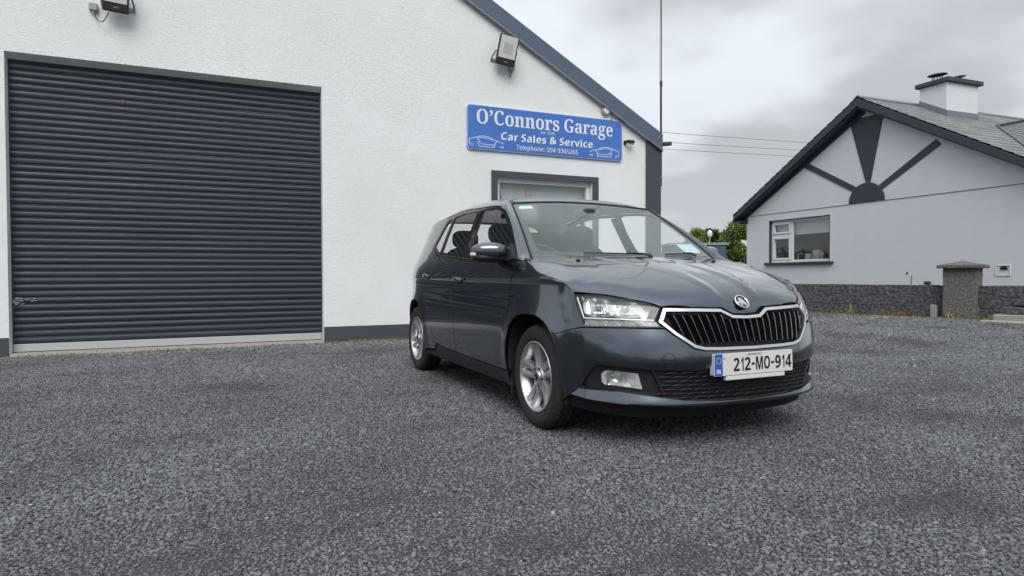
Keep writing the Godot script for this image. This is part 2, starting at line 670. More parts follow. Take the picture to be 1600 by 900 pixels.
func stone_mesh(seed_: int) -> ArrayMesh:
	var r := RandomNumberGenerator.new()
	r.seed = seed_
	var t := (1.0 + sqrt(5.0)) / 2.0
	var p := [Vector3(-1, t, 0), Vector3(1, t, 0), Vector3(-1, -t, 0), Vector3(1, -t, 0), Vector3(0, -1, t), Vector3(0, 1, t), Vector3(0, -1, -t), Vector3(0, 1, -t), Vector3(t, 0, -1), Vector3(t, 0, 1), Vector3(-t, 0, -1), Vector3(-t, 0, 1)]
	for i in 12:
		p[i] = (p[i] as Vector3).normalized() * Vector3(1.0, 0.62, 0.8) * r.randf_range(0.7, 1.15)
	var f := [[0, 11, 5], [0, 5, 1], [0, 1, 7], [0, 7, 10], [0, 10, 11], [1, 5, 9], [5, 11, 4], [11, 10, 2], [10, 7, 6], [7, 1, 8], [3, 9, 4], [3, 4, 2], [3, 2, 6], [3, 6, 8], [3, 8, 9], [4, 9, 5], [2, 4, 11], [6, 2, 10], [8, 6, 7], [9, 8, 1]]
	var g := Geo.new()
	for q in f:
		var a: Vector3 = p[q[0]]
		var b: Vector3 = p[q[1]]
		var c: Vector3 = p[q[2]]
		var nn := (b - a).cross(c - a).normalized()
		if nn.dot(a + b + c) < 0.0:
			nn = -nn
		g.tri(a, b, c, nn)
	return g.mesh()


func build_gravel() -> void:
	# loose angular chippings, densest near the viewer where each one can be seen
	rng.seed = 77
	var kinds := 1
	var bufs := []
	for k in kinds:
		bufs.append(PackedFloat32Array())
	var patch := noise(FastNoiseLite.TYPE_SIMPLEX_SMOOTH, 0.55, 3, 5)
	var streak := noise(FastNoiseLite.TYPE_SIMPLEX_SMOOTH, 1.6, 3, 15)
	var eye := Vector2(-4.085, 9.106)
	var fw := Vector2(sin(PSI), -cos(PSI))
	var rt := Vector2(cos(PSI), sin(PSI))
	var d := 1.55
	while d < 18.0:
		var step := 0.0090 + 0.0013 * d if d < 7.0 else 0.0188 + 0.0038 * (d - 7.0)
		var half := d * 0.92 + 0.9
		var lat := -half
		while lat < half:
			var q := eye + fw * (d + rng.randf_range(-0.6, 0.6) * step) + rt * (lat + rng.randf_range(-0.6, 0.6) * step)
			lat += step
			if q.y < 0.03 and q.x < 2.85 and not (q.y > -0.1 and q.x > -6.37 and q.x < -2.86 and rng.randf() < 0.15):
				continue
			if q.x > 7.95 + 0.3 * (q.y + 1.9):
				continue
			var pt := patch.get_noise_2d(q.x, q.y)
			var sk := streak.get_noise_2d(q.x * 0.5, q.y * 1.4)
			# worn tracks where the fines show
			var worn := clampf(-0.30 - pt - 0.5 * sk, 0.0, 0.32)
			var s := step * rng.randf_range(0.36, 0.80) * (1.0 + 0.25 * pt) * (1.0 - worn * 0.75)
			if rng.randf() < 0.06:
				s *= 1.35
			var b := Basis.from_euler(Vector3(rng.randf_range(-0.5, 0.5), rng.randf() * TAU, rng.randf_range(-0.5, 0.5) + (PI if rng.randf() < 0.5 else 0.0))).scaled(Vector3(s * rng.randf_range(0.75, 1.2), s * rng.randf_range(0.75, 1.05), s * rng.randf_range(0.75, 1.2)))
			var y := ground_at(q.x, q.y) + s * rng.randf_range(0.05, 0.45)
			var tone := rng.randf_range(0.058, 0.192) * (1.0 + 0.16 * pt + 0.16 * sk) * (1.0 - 0.35 * worn)
			var c := Color(tone * 0.885, tone * 0.92, tone * 1.02)
			var u := rng.randf()
			c = c.lerp(Color(tone * 1.05, tone * 0.96, tone * 0.93), clampf(worn * 1.2, 0.0, 0.6))
			if u < 0.005:
				c = Color(tone * 1.35, tone * 1.2, tone * 0.95)
			elif u < 0.011:
				c = Color(tone * 1.9, tone * 1.9, tone * 1.9)
			if q.y < 0.5 and rng.randf() < 0.35:
				c = Color(tone * 1.5, tone * 1.4, tone * 1.15)
			bufs[rng.randi() % kinds].append_array(PackedFloat32Array([b.x.x, b.y.x, b.z.x, q.x, b.x.y, b.y.y, b.z.y, y, b.x.z, b.y.z, b.z.z, q.y, c.r, c.g, c.b, 1.0]))
		d += step
	# chippings washed up against the foot of the garage
	for i in 9000:
		var x := -8.6 + 11.4 * rng.randf()
		if x > -6.36 and x < -2.86 and rng.randf() < 0.6:
			continue
		var off := 0.22 * rng.randf() * rng.randf()
		var zz := (0.07 if x > -6.36 and x < -2.86 else 0.018) + off
		var s := rng.randf_range(0.006, 0.017)
		var b := Basis.from_euler(Vector3(rng.randf() * 3.0, rng.randf() * TAU, rng.randf() * 3.0)).scaled(Vector3(s, s, s))
		var t := rng.randf_range(0.09, 0.26)
		bufs[rng.randi() % kinds].append_array(PackedFloat32Array([b.x.x, b.y.x, b.z.x, x, b.x.y, b.y.y, b.z.y, ground_at(x, zz) + maxf(0.0, 0.028 - off * 0.2) * rng.randf() * (0.5 + 0.5 * sin(x * 5.0)), b.x.z, b.y.z, b.z.z, zz, t, t * 0.95, t * 0.85, 1.0]))
	for k in kinds:
		put_copies("gravel", stone_mesh(100 + k), bufs[k], mats["stone"], "loose grey stone chippings covering the yard")


func put_copies(called: String, mesh: Mesh, buf: PackedFloat32Array, m: Material, label := "", parent: Node = null) -> void:
	var mm := MultiMesh.new()
	mm.transform_format = MultiMesh.TRANSFORM_3D
	mm.use_colors = true
	mm.mesh = mesh
	mm.instance_count = buf.size() / 16
	for i in buf.size() / 16:
		var k := i * 16
		mm.set_instance_transform(i, Transform3D(Vector3(buf[k], buf[k + 4], buf[k + 8]), Vector3(buf[k + 1], buf[k + 5], buf[k + 9]), Vector3(buf[k + 2], buf[k + 6], buf[k + 10]), Vector3(buf[k + 3], buf[k + 7], buf[k + 11])))
		mm.set_instance_color(i, Color(buf[k + 12], buf[k + 13], buf[k + 14]))
	var o := MultiMeshInstance3D.new()
	o.multimesh = mm
	o.material_override = m
	o.name = numbered(called) if parent == null else called
	(parent if parent else self).add_child(o, true)
	tag(o, label, "" if parent else "gravel" if called == "gravel" else "vegetation", "", "stuff")


func leaf_mesh() -> ArrayMesh:
	# a sprig of five leaves, each a bent diamond
	var g := Geo.new()
	var r := RandomNumberGenerator.new()
	r.seed = 4
	for k in 5:
		var b := Basis.from_euler(Vector3(r.randf_range(-1.0, 1.0), TAU * k / 5.0 + r.randf(), r.randf_range(-0.8, 0.8)))
		var o := b * Vector3(0, 0, 0.25)
		var a := o
		var l := o + b * Vector3(-0.26, 0.05, 0.45)
		var c := o + b * Vector3(0, -0.04, 1.0)
		var q := o + b * Vector3(0.26, 0.05, 0.45)
		var nn := b * Vector3.UP
		g.tri(a, l, c, nn)
		g.tri(a, c, q, nn)
	return g.mesh()


# a crown of leaf sprigs gathered in clumps inside an uneven outline
func crown(parent: Node, clumps: Array, per: int, size: float, dark: Color, light: Color) -> void:
	var buf := PackedFloat32Array()
	for c in clumps:
		var hue := rng.randf()
		for i in per:
			var dir := Vector3(rng.randfn(), rng.randfn(), rng.randfn()).normalized()
			var rad: float = pow(rng.randf(), 0.4) * c[1]
			var p: Vector3 = c[0] + dir * rad * Vector3(1.0, 0.85, 1.0)
			var s := size * rng.randf_range(0.6, 1.3)
			var b := Basis.from_euler(Vector3(rng.randf_range(-1.2, 1.2), rng.randf() * TAU, rng.randf_range(-1.2, 1.2))).scaled(Vector3(s, s, s))
			var col := dark.lerp(light, clampf(hue * 0.5 + rng.randf() * 0.6, 0.0, 1.0))
			buf.append_array(PackedFloat32Array([b.x.x, b.y.x, b.z.x, p.x, b.x.y, b.y.y, b.z.y, p.y, b.x.z, b.y.z, b.z.z, p.z, col.r, col.g, col.b, 1.0]))
	put_copies("crown", tex["leaf_mesh"], buf, mats["leaf"], "", parent)


func tree(called: String, label: String, at: Vector3, h: float, w: float, clumps: int, per: int, dark: Color, light: Color, group := "", size := 0.16) -> void:
	var t := thing(called, label, "tree", at, rng.randf() * TAU, group)
	var g := Geo.new()
	g.tube([Vector3.ZERO, Vector3(0.05, h * 0.35, 0.03), Vector3(-0.04, h * 0.7, 0.05), Vector3(0.02, h * 0.9, 0)], [h * 0.03, h * 0.022, h * 0.012, h * 0.004], 8)
	for k in 7:
		var a := TAU * k / 7.0 + rng.randf()
		var y := h * (0.25 + 0.08 * k)
		g.tube([Vector3(0, y, 0), Vector3(cos(a) * w * 0.3, y + h * 0.08, sin(a) * w * 0.3), Vector3(cos(a) * w * 0.45, y + h * 0.14, sin(a) * w * 0.45)], [h * 0.011, h * 0.007, h * 0.003], 5)
	part("trunk", g, mats["bark"], t)
	var cl := []
	for k in clumps:
		var f := rng.randf()
		var y := h * (0.12 + 0.83 * f)
		var reach := w * 0.5 * (0.45 + 0.6 * sin(PI * pow(f, 0.8))) * sqrt(rng.randf())
		var a := rng.randf() * TAU
		cl.append([Vector3(cos(a) * reach, y, sin(a) * reach), w * rng.randf_range(0.09, 0.17)])
	crown(t, cl, per, size, dark, light)


func weed(called: String, label: String, category: String, at: Vector3, h: float, count: int, a: Color, b: Color, group := "") -> void:
	var t := thing(called, label, category, at, 0.0, group)
	for k in count:
		var g := Geo.new()
		var w := rng.randf() * TAU
		var lean := rng.randf_range(0.15, 0.7)
		var o := Vector3(rng.randf_range(-0.08, 0.08), 0, rng.randf_range(-0.08, 0.08))
		var hh := h * rng.randf_range(0.5, 1.1)
		var side := Vector3(-sin(w), 0, cos(w)) * 0.013
		var pts := []
		for i in 4:
			var f := i / 3.0
			pts.append(o + Vector3(cos(w) * lean * hh * f * f, hh * f * (1.0 - 0.25 * f * lean), sin(w) * lean * hh * f * f))
		for i in 3:
			var wa := 1.0 - i / 3.0
			var wb := 1.0 - (i + 1) / 3.0 * 0.95
			g.quad(pts[i] - side * wa, pts[i] + side * wa, pts[i + 1] + side * wb, pts[i + 1] - side * wb)
		part("blade", g, mats["weed_a"] if rng.randf() < 0.5 else mats["weed_b"], t)


func build_background() -> void:
	rng.seed = 31
	tex["leaf_mesh"] = leaf_mesh()
	var dark := Color(0.028, 0.050, 0.014)
	var light := Color(0.105, 0.150, 0.032)
	tree("bushy_tree", "tall dark green bushy tree touching the left corner of the bungalow", Vector3(20.1, 0, -16.2), 3.55, 2.3, 64, 120, Color(0.022, 0.045, 0.012), Color(0.20, 0.29, 0.06))
	tree("round_tree", "round yellow green tree behind the left end of the blue shed", Vector3(20.3, 0, -19.4), 3.4, 2.1, 44, 110, Color(0.05, 0.08, 0.016), Color(0.28, 0.35, 0.07))
	tree("slim_tree", "small dark tree between the round tree and the tall bushy one", Vector3(20.6, 0, -18.7), 3.4, 1.25, 30, 100, Color(0.018, 0.036, 0.012), Color(0.08, 0.13, 0.04))
	# blue grey shed behind the yard
	var s := thing("garden_shed", "low blue grey corrugated shed in front of the trees", "shed", Vector3(16.45, 0, -14.3), -PSI)
	for k in 15:
		var g := Geo.new()
		var x := -1.75 + 0.17 * k
		g.prism(PackedVector2Array([Vector2(x, 0), Vector2(x + 0.02, 0.03), Vector2(x + 0.075, 0.03), Vector2(x + 0.095, 0), Vector2(x + 0.17, 0), Vector2(x + 0.17, -0.01), Vector2(x, -0.01)]), 0.0, 2.25)
		part("wall_sheet", g, mats["shed_sheet"], s).rotation.x = -PI / 2
	var g2 := Geo.new()
	g2.box(Vector3(-1.85, 2.25, -1.9), Vector3(0.95, 2.36, 0.06), 0.01)
	part("roof", g2, mats["shed_trim"], s)
	g2 = Geo.new()
	g2.box(Vector3(-1.75, 0, -1.8), Vector3(0.8, 2.25, -0.03))
	part("wall", g2, mats["shed_sheet"], s)
	# pale globe lamp on a pole above the shed
	var lp := thing("globe_lamp", "pale globe lamp on a thin pole rising above the shed roof", "lamp", Vector3(18.2, 0, -16.2))
	g2 = Geo.new()
	g2.tube([Vector3.ZERO, Vector3(0, 2.75, 0)], 0.03, 8)
	part("pole", g2, mats["galvanised"], lp)
	g2 = Geo.new()
	g2.blob(Vector3(0, 2.92, 0), Vector3(0.13, 0.2, 0.13), 1.0, 10, 14)
	part("globe", g2, mats["white_plastic"], lp)
	# overhead wires
	var k := 0
	for q in [[9.75, 9.08], [9.15, 8.6], [8.72, 8.2]]:
		var pts := []
		var a := Vector3(20.95, q[0], -23.5)
		var b := Vector3(29.15, q[1], -19.83)
		for i in 25:
			var f := -2.0 + 5.0 * i / 24.0
			pts.append(a.lerp(b, f) + Vector3(0, 0.05 * (f - 0.5) * (f - 0.5) - 0.012, 0))
		var w := Geo.new()
		w.tube(pts, 0.013, 5)
		tag(part("power_line", w, mats["dark_metal"]), ["topmost of the three thin power lines crossing the sky behind the bungalow", "middle of the three thin power lines crossing the sky behind the bungalow", "lowest of the three thin power lines crossing the sky behind the bungalow"][k], "power line", "power lines crossing the sky")
		k += 1
	# the tree lined fields round the yard, which the paint and windows mirror
	var buf := PackedFloat32Array()
	for side in [[Vector2(-55, 62), Vector2(60, 58), 5.5], [Vector2(-48, 50), Vector2(-52, -40), 4.5], [Vector2(52, -52), Vector2(-50, -48), 3.0]]:
		var a: Vector2 = side[0]
		var b: Vector2 = side[1]
		var len := a.distance_to(b)
		for i in int(len / 2.2):
			var q := a.lerp(b, (i + rng.randf()) * 2.2 / len)
			var hh: float = side[2] * rng.randf_range(0.45, 1.25)
			for j in 70:
				var f := rng.randf()
				var rad := 1.9 * sqrt(1.0 - 0.75 * f)
				var p := Vector3(q.x + rng.randfn() * rad * 0.6, hh * f, q.y + rng.randfn() * rad * 0.6)
				var s2 := rng.randf_range(0.5, 0.95)
				var bb := Basis.from_euler(Vector3(rng.randf_range(-1, 1), rng.randf() * TAU, rng.randf_range(-1, 1))).scaled(Vector3.ONE * s2)
				var col := dark.lerp(light, rng.randf() * 0.7)
				buf.append_array(PackedFloat32Array([bb.x.x, bb.y.x, bb.z.x, p.x, bb.x.y, bb.y.y, bb.z.y, p.y, bb.x.z, bb.y.z, bb.z.z, p.z, col.r, col.g, col.b, 1.0]))
	put_copies("hedgerow", tex["leaf_mesh"], buf, mats["leaf"], "far hedgerow of mixed green trees round the fields")
	# growth along the foot of the block wall and of the garage
	mat("weed_a", lin(0.26, 0.30, 0.06), 0.8)
	mat("weed_b", lin(0.34, 0.21, 0.08), 0.9)
	mat("dry_fern", lin(0.25, 0.14, 0.05), 0.9)
	var wb := PackedFloat32Array()
	for i in 2600:
		var z := -3.6 + 7.9 * rng.randf()
		var clump := 0.5 + 0.5 * sin(z * 3.1) * sin(z * 1.3 + 1.0)
		if rng.randf() > 0.25 + 0.75 * clump:
			continue
		var x := 7.93 + 0.3 * (z + 1.9) - 0.30 * rng.randf() * rng.randf()
		var hh := rng.randf_range(0.02, 0.10) * (0.4 + clump)
		var b := Basis.from_euler(Vector3(rng.randf_range(-0.6, 0.6), rng.randf() * TAU, rng.randf_range(-0.6, 0.6))).scaled(Vector3(0.05, hh, 0.05))
		var c := Color(0.22, 0.25, 0.05).lerp(Color(0.30, 0.17, 0.06), ss(0.3, 0.7, rng.randf() * 0.6 + 0.4 * sin(z * 2.0) * 0.5 + 0.2)) * rng.randf_range(0.35, 1.0)
		wb.append_array(PackedFloat32Array([b.x.x, b.y.x, b.z.x, x, b.x.y, b.y.y, b.z.y, 0.0, b.x.z, b.y.z, b.z.z, z, c.r, c.g, c.b, 1.0]))
	for i in 90:
		var x := -2.8 + 1.15 * rng.randf()
		var b := Basis.from_euler(Vector3(rng.randf_range(-0.7, 0.7), rng.randf() * TAU, rng.randf_range(-0.7, 0.7))).scaled(Vector3(0.04, rng.randf_range(0.02, 0.05), 0.04))
		var c := Color(0.20, 0.24, 0.05) * rng.randf_range(0.6, 1.2)
		wb.append_array(PackedFloat32Array([b.x.x, b.y.x, b.z.x, x, b.x.y, b.y.y, b.z.y, -0.05, b.x.z, b.y.z, b.z.z, 0.04 + 0.2 * rng.randf() * rng.randf(), c.r, c.g, c.b, 1.0]))
	var bl := Geo.new()
	for kk in 3:
		var a := TAU * kk / 3.0
		var o := Vector3(cos(a), 0, sin(a)) * 0.25
		var sd := Vector3(-sin(a), 0, cos(a)) * 0.14
		bl.quad(o - sd, o + sd, o * 2.0 + sd * 0.7 + Vector3(0, 0.6, 0), o * 2.0 - sd * 0.7 + Vector3(0, 0.6, 0))
		bl.tri(o * 2.0 - sd * 0.7 + Vector3(0, 0.6, 0), o * 2.0 + sd * 0.7 + Vector3(0, 0.6, 0), o * 3.6 + Vector3(0, 1, 0), Vector3(sin(a), 0.3, cos(a)).normalized())
	put_copies("weeds", bl.mesh(), wb, mats["leaf"], "low green and brown weeds along the foot of the walls")
	weed("dock_plant", "rusty brown dock plant in front of the stone gate pillar", "plant", Vector3(8.72, 0, 1.32), 0.24, 16, Color.WHITE, Color.WHITE)
	weed("weed_tuft", "bright yellow green weed tuft beside the garden steps", "plant", Vector3(8.93, 0, 1.95), 0.15, 18, Color.WHITE, Color.WHITE)
	weed("weed_tuft", "tall brown weed at the foot of the block wall, midway along", "plant", Vector3(8.40, 0, -0.55), 0.33, 12, Color.WHITE, Color.WHITE)


# ------------------------------------------------------------------ the garage
const RIDGE_X := -3.0
func barge_low(x: float) -> float:
	return 3.04 + (5.82 - absf(x - RIDGE_X)) * 0.5505


func strip(g: Geo, x0: float, x1: float, y0: float, y1: float, z0: float, z1: float) -> void:
	# a wall strip; y1 < 0 lets it rise to the roof slope
	var p := PackedVector2Array([Vector2(x0, y0), Vector2(x1, y0)])
	if y1 > 0.0:
		p.append_array([Vector2(x1, y1), Vector2(x0, y1)])
	else:
		p.append(Vector2(x1, barge_low(x1) + 0.1))
		if x0 < RIDGE_X and x1 > RIDGE_X:
			p.append(Vector2(RIDGE_X, barge_low(RIDGE_X) + 0.1))
		p.append(Vector2(x0, barge_low(x0) + 0.1))
	g.prism(p, z0, z1)


func build_garage() -> void:
	var t := thing("garage_building", "white rendered garage with a dark plinth, blue grey barge boards and one small window", "garage")
	var g := Geo.new()
	var L := -8.82
	strip(g, L, -6.375, -0.3, -1.0, -0.25, 0.0)
	strip(g, -6.375, -2.855, 3.47, -1.0, -0.25, 0.0)
	strip(g, -2.855, -0.24, -0.3, -1.0, -0.25, 0.0)
	strip(g, -0.24, 1.455, -0.3, 1.15, -0.25, 0.0)
	strip(g, -0.24, 1.455, 2.40, -1.0, -0.25, 0.0)
	strip(g, 1.455, 2.82, -0.3, -1.0, -0.25, 0.0)
	g.box(Vector3(2.57, -0.3, -12.0), Vector3(2.82, 3.0, -0.25))
	g.box(Vector3(L, -0.3, -12.0), Vector3(L + 0.25, 3.0, -0.25))
	g.box(Vector3(L, -0.3, -12.25), Vector3(2.82, 3.0, -12.0))
	part("wall", g, mats["white_render"], t)
	# the plastered soffit of the doorway slopes down to the shutter's slot
	g = Geo.new()
	g.prism(PackedVector2Array([Vector2(-0.004, 3.4715), Vector2(-0.118, 3.418), Vector2(-0.118, 3.4715)]), 0.0, 3.514)
	g = _turn_x2(g, Vector3(-6.372, 0, 0))
	part("lintel_soffit", g, mats["smooth_white"], t)
	g = Geo.new()
	g.box(Vector3(L, -0.4, -12), Vector3(2.5, -0.08, -0.26))
	part("floor_slab", g, mats["concrete"], t)
	for q in [[L, -6.378], [-2.850, 2.517]]:
		g = Geo.new()
		g.box(Vector3(q[0], -0.3, 0.0), Vector3(q[1], 0.172, 0.014), 0.004)
		part("plinth", g, mats["dark_paint"], t)
	g = Geo.new()
	g.box(Vector3(2.52, -0.3, 0.0), Vector3(2.832, 3.17, 0.03), 0.006)
	part("corner_pilaster", g, mats["dark_paint"], t)
	# barge boards: folded steel with a bright lip along the lower edge
	for s in [1.0, -1.0]:
		var e: float = RIDGE_X + s * 5.835
		g = Geo.new()
		g.prism(PackedVector2Array([Vector2(RIDGE_X, barge_low(RIDGE_X)), Vector2(e, barge_low(e)), Vector2(e, barge_low(e) + 0.275), Vector2(RIDGE_X, barge_low(RIDGE_X) + 0.275)]), -0.3, 0.075, 0.006)
		var bb := part("barge_board", g, mats["barge_steel"], t)
		g = Geo.new()
		g.prism(PackedVector2Array([Vector2(RIDGE_X, barge_low(RIDGE_X) - 0.022), Vector2(e, barge_low(e) - 0.022), Vector2(e, barge_low(e) - 0.001), Vector2(RIDGE_X, barge_low(RIDGE_X) - 0.001)]), 0.0, 0.083, 0.004)
		part("drip_edge", g, mats["galvanised"], bb)
		for k in 8:
			var f := (k + 0.6) / 8.5
			var x := lerpf(RIDGE_X, e, f)
			g = Geo.new()
			g.blob(Vector3(x, barge_low(x) + 0.20, 0.077), Vector3(0.010, 0.010, 0.006), 1.0, 4, 8)
			part("screw", g, mats["dark_metal"], bb)
		g = Geo.new()
		g.prism(PackedVector2Array([Vector2(RIDGE_X, barge_low(RIDGE_X) + 0.16), Vector2(e, barge_low(e) + 0.16), Vector2(e, barge_low(e) + 0.262), Vector2(RIDGE_X, barge_low(RIDGE_X) + 0.262)]), -12.3, -0.3)
		part("roof", g, mats["barge_steel"], t)
	# concrete threshold under the shutter
	g = Geo.new()
	var rows := []
	for i in 3:
		var row := []
		for k in 60:
			var x := lerpf(-6.37, -2.86, k / 59.0)
			var zz: float = [-0.26, 0.02 + 0.022 * sin(k * 1.7) + 0.018 * sin(k * 0.63), 0.05 + 0.025 * sin(k * 1.7) + 0.02 * sin(k * 0.63)][i]
			row.append(Vector3(x, [-0.012, -0.018, -0.09][i], zz))
		rows.append(row)
	g.grid(rows, Vector3(0, 1, 0.3))
	part("threshold", g, mats["concrete"], t)

	# the window, half hidden behind the car roof
	var w := Node3D.new()
	w.name = "window"
	t.add_child(w, true)
	g = Geo.new()
	for q in [[-0.345, 2.40, 1.572, 2.492], [-0.345, 1.15, -0.243, 2.398], [1.458, 1.15, 1.572, 2.398]]:
		g.box(Vector3(q[0], q[1], 0.0), Vector3(q[2], q[3], 0.022), 0.004)
	part("surround", g, mats["dark_paint"], w)
	g = Geo.new()
	g.box(Vector3(-0.38, 1.06, -0.1), Vector3(1.60, 1.15, 0.07), 0.006)
	part("sill", g, mats["dark_paint"], w)
	g = Geo.new()
	g.box(Vector3(-0.24, 2.325, -0.14), Vector3(1.455, 2.398, -0.07), 0.006)
	g.box(Vector3(-0.24, 1.155, -0.14), Vector3(1.455, 1.22, -0.07), 0.006)
	g.box(Vector3(-0.24, 1.22, -0.14), Vector3(-0.175, 2.325, -0.07), 0.006)
	g.box(Vector3(1.385, 1.22, -0.14), Vector3(1.455, 2.325, -0.07), 0.006)
	part("frame", g, mats["white_plastic"], w)
	g = Geo.new()
	g.box(Vector3(-0.175, 1.22, -0.112), Vector3(1.385, 2.325, -0.106))
	part("pane", g, mats["pane"], w)
	g = Geo.new()
	g.box(Vector3(-0.23, 1.16, -0.215), Vector3(1.45, 2.39, -0.205))
	part("blind", g, mats["blind"], w)
	g = Geo.new()
	g.box(Vector3(0.33, 1.16, -0.20), Vector3(0.45, 2.36, -0.19))
	part("blind_post", g, mats["pale_wood"], w)

	# roller shutter: every slat a curved lath
	var sh := thing("roller_shutter", "dark navy roller shutter closing the wide garage doorway", "shutter", Vector3(-4.615, 0, -0.13))
	var prof := PackedVector2Array()
	var pitch := 0.0785
	for i in 11:
		var f := i / 10.0
		prof.append(Vector2(0.0098 * pow(sin(PI * f), 0.75), 0.008 + f * (pitch - 0.017)))
	prof.append_array([Vector2(0.001, pitch - 0.009), Vector2(0.0065, pitch - 0.006), Vector2(0.0065, pitch - 0.002), Vector2(-0.004, pitch)])
	g = Geo.new()
	rows = []
	for x in [-1.752, 1.752]:
		var row := []
		row.append(Vector3(x, 0.0, -0.004))
		row.append(Vector3(x, 0.008, -0.002))
		for p in prof:
			row.append(Vector3(x, p.y, p.x))
		rows.append(row)
	g.grid(rows, Vector3(0, 0, 1))
	var slat := g.mesh()
	for k in 43:
		var o := part("slat", slat, mats["shutter_%d" % (rng.randi() % 3)], sh)
		o.position = Vector3(0, 0.085 + k * pitch, rng.randf_range(-0.002, 0.002))
		o.rotation = Vector3(rng.randf_range(-0.03, 0.03), 0, rng.randf_range(-0.0006, 0.0006))
	g = Geo.new()
	g.box(Vector3(-1.752, -0.008, -0.012), Vector3(1.752, 0.082, 0.018), 0.004)
	part("bottom_rail", g, mats["pale_steel"], sh)
	for s in [-1.0, 1.0]:
		g = Geo.new()
		g.box(Vector3(s * 1.752 - 0.008, 0.0, -0.03), Vector3(s * 1.752 + 0.008, 3.46, 0.004), 0.003)
		part("guide_rail", g, mats["dark_metal"], sh)
	g = Geo.new()
	g.prism(PackedVector2Array([Vector2(0, 0.026), Vector2(0.009, 0.005), Vector2(0.03, 0), Vector2(0.012, -0.008), Vector2(0.0, -0.05), Vector2(-0.012, -0.008), Vector2(-0.028, 0), Vector2(-0.012, 0.006)]), 0.0, 0.002)
	part("rust_spot", g, mats["rust"], sh).position = Vector3(-0.605, 3.048, 0.017)
	g = Geo.new()
	for k in 26:
		var a := rng.randf() * TAU
		var c := Vector2(rng.randf_range(0.02, 0.26) * rng.randf(), rng.randf_range(-0.05, 0.03))
		g.prism(PackedVector2Array([c + Vector2(cos(a), sin(a) * 0.3) * 0.028, c + Vector2(cos(a + 2), sin(a + 2) * 0.3) * 0.022, c + Vector2(cos(a + 4), sin(a + 4) * 0.4) * 0.03]), 0.0, 0.0015 + 0.0003 * k)
	part("scuff", g, mats["galvanised"], sh, "pale scuff mark near the left edge").position = Vector3(-1.74, 0.60, 0.017)

	build_sign()
	# floodlights
	floodlight("floodlight", "black floodlight on the wall above the blue garage sign", Vector3(-0.155, 4.28, 0.0), -0.10, 0.42, 0.30, 0.44, true)
	floodlight("floodlight", "black floodlight above the roller shutter, cut off by the photo's top edge", Vector3(-5.235, 4.24, 0.0), 0.03, 0.42, 0.27, 0.42, false)
	# round junction fitting with a loose wire
	var jf := thing("junction_box", "small round white junction box with a loose wire over the sign's right end", "junction box", Vector3(1.70, 3.60, 0.0))
	g = Geo.new()
	g.tube([Vector3(0, 0, 0), Vector3(0, 0, 0.05)], 0.075, 24)
	part("base", g, mats["grey_plastic"], jf)
	g = Geo.new()
	g.tube([Vector3(0, 0, 0.05), Vector3(0, 0, 0.062)], 0.05, 20)
	part("cover", g, mats["white_plastic"], jf)
	g = Geo.new()
	g.tube([Vector3(0.01, 0.05, 0.07), Vector3(0.07, 0.04, 0.08), Vector3(0.11, -0.03, 0.07), Vector3(0.10, -0.12, 0.06), Vector3(0.085, -0.16, 0.05)], 0.006, 6)
	part("wire", g, mats["dark_metal"], jf)
	# cameras
	var c1 := thing("security_camera", "small black bullet camera on the wall right of the sign", "camera", Vector3(2.14, 3.11, 0.0))
	g = Geo.new()
	g.box(Vector3(-0.07, -0.03, 0.0), Vector3(-0.02, 0.035, 0.03), 0.006)
	g.tube([Vector3(-0.045, 0, 0.03), Vector3(-0.03, 0.0, 0.07)], 0.014, 8)
	part("mount", g, mats["black_plastic"], c1)
	g = Geo.new()
	g.box(Vector3(-0.06, -0.022, 0.06), Vector3(0.085, 0.032, 0.12), 0.012)
	part("body", g, mats["black_plastic"], c1)
	g = Geo.new()
	g.box(Vector3(0.0, -0.038, 0.065), Vector3(0.075, -0.023, 0.115), 0.005)
	part("lens_hood", g, mats["grey_plastic"], c1)
	var c2 := thing("security_camera", "dark camera fixed to the aerial mast at the garage corner", "camera", Vector3(2.95, 3.17, -0.06))
	g = Geo.new()
	g.box(Vector3(-0.075, -0.03, -0.02), Vector3(-0.02, 0.03, 0.02), 0.006)
	part("mount", g, mats["galvanised"], c2)
	g = Geo.new()
	g.xf = Transform3D(Basis(Vector3(0, 0, 1), 0.12), Vector3.ZERO)
	g.box(Vector3(-0.03, -0.035, -0.04), Vector3(0.15, 0.03, 0.05), 0.012)
	part("body", g, mats["dark_metal"], c2)
	# mast with its brackets
	var ms := thing("aerial_mast", "tall thin grey aerial mast standing off the garage's right corner", "mast", Vector3(2.895, 0, -0.06))
	g = Geo.new()
	g.tube([Vector3(0, 2.43, 0), Vector3(0, 4.2, 0)], 0.017, 10)
	part("lower_pole", g, mats["dark_metal"], ms)
	g = Geo.new()
	g.tube([Vector3(0, 4.2, 0), Vector3(0, 9.5, 0)], 0.011, 10)
	part("upper_pole", g, mats["dark_metal"], ms)
	g = Geo.new()
	g.tube([Vector3(0, 4.17, 0), Vector3(0, 4.26, 0)], 0.023, 10)
	part("collar", g, mats["dark_metal"], ms)
	for y in [3.04, 2.58]:
		g = Geo.new()
		g.box(Vector3(-0.06, y - 0.02, -0.02), Vector3(0.02, y + 0.02, 0.024), 0.005)
		part("bracket", g, mats["galvanised"], ms)
	g = Geo.new()
	var wire := []
	for i in 12:
		wire.append(Vector3(-0.036 + 0.006 * sin(i * 1.3), 2.6 + 6.0 * i / 11.0, 0.012))
	g.tube(wire, 0.004, 5)
	part("cable", g, mats["grey_plastic"], ms)


func _turn_x2(g: Geo, at: Vector3) -> Geo:
	# prism drawn in (z, y), carried along +x
	return _turn_flash(g, at)


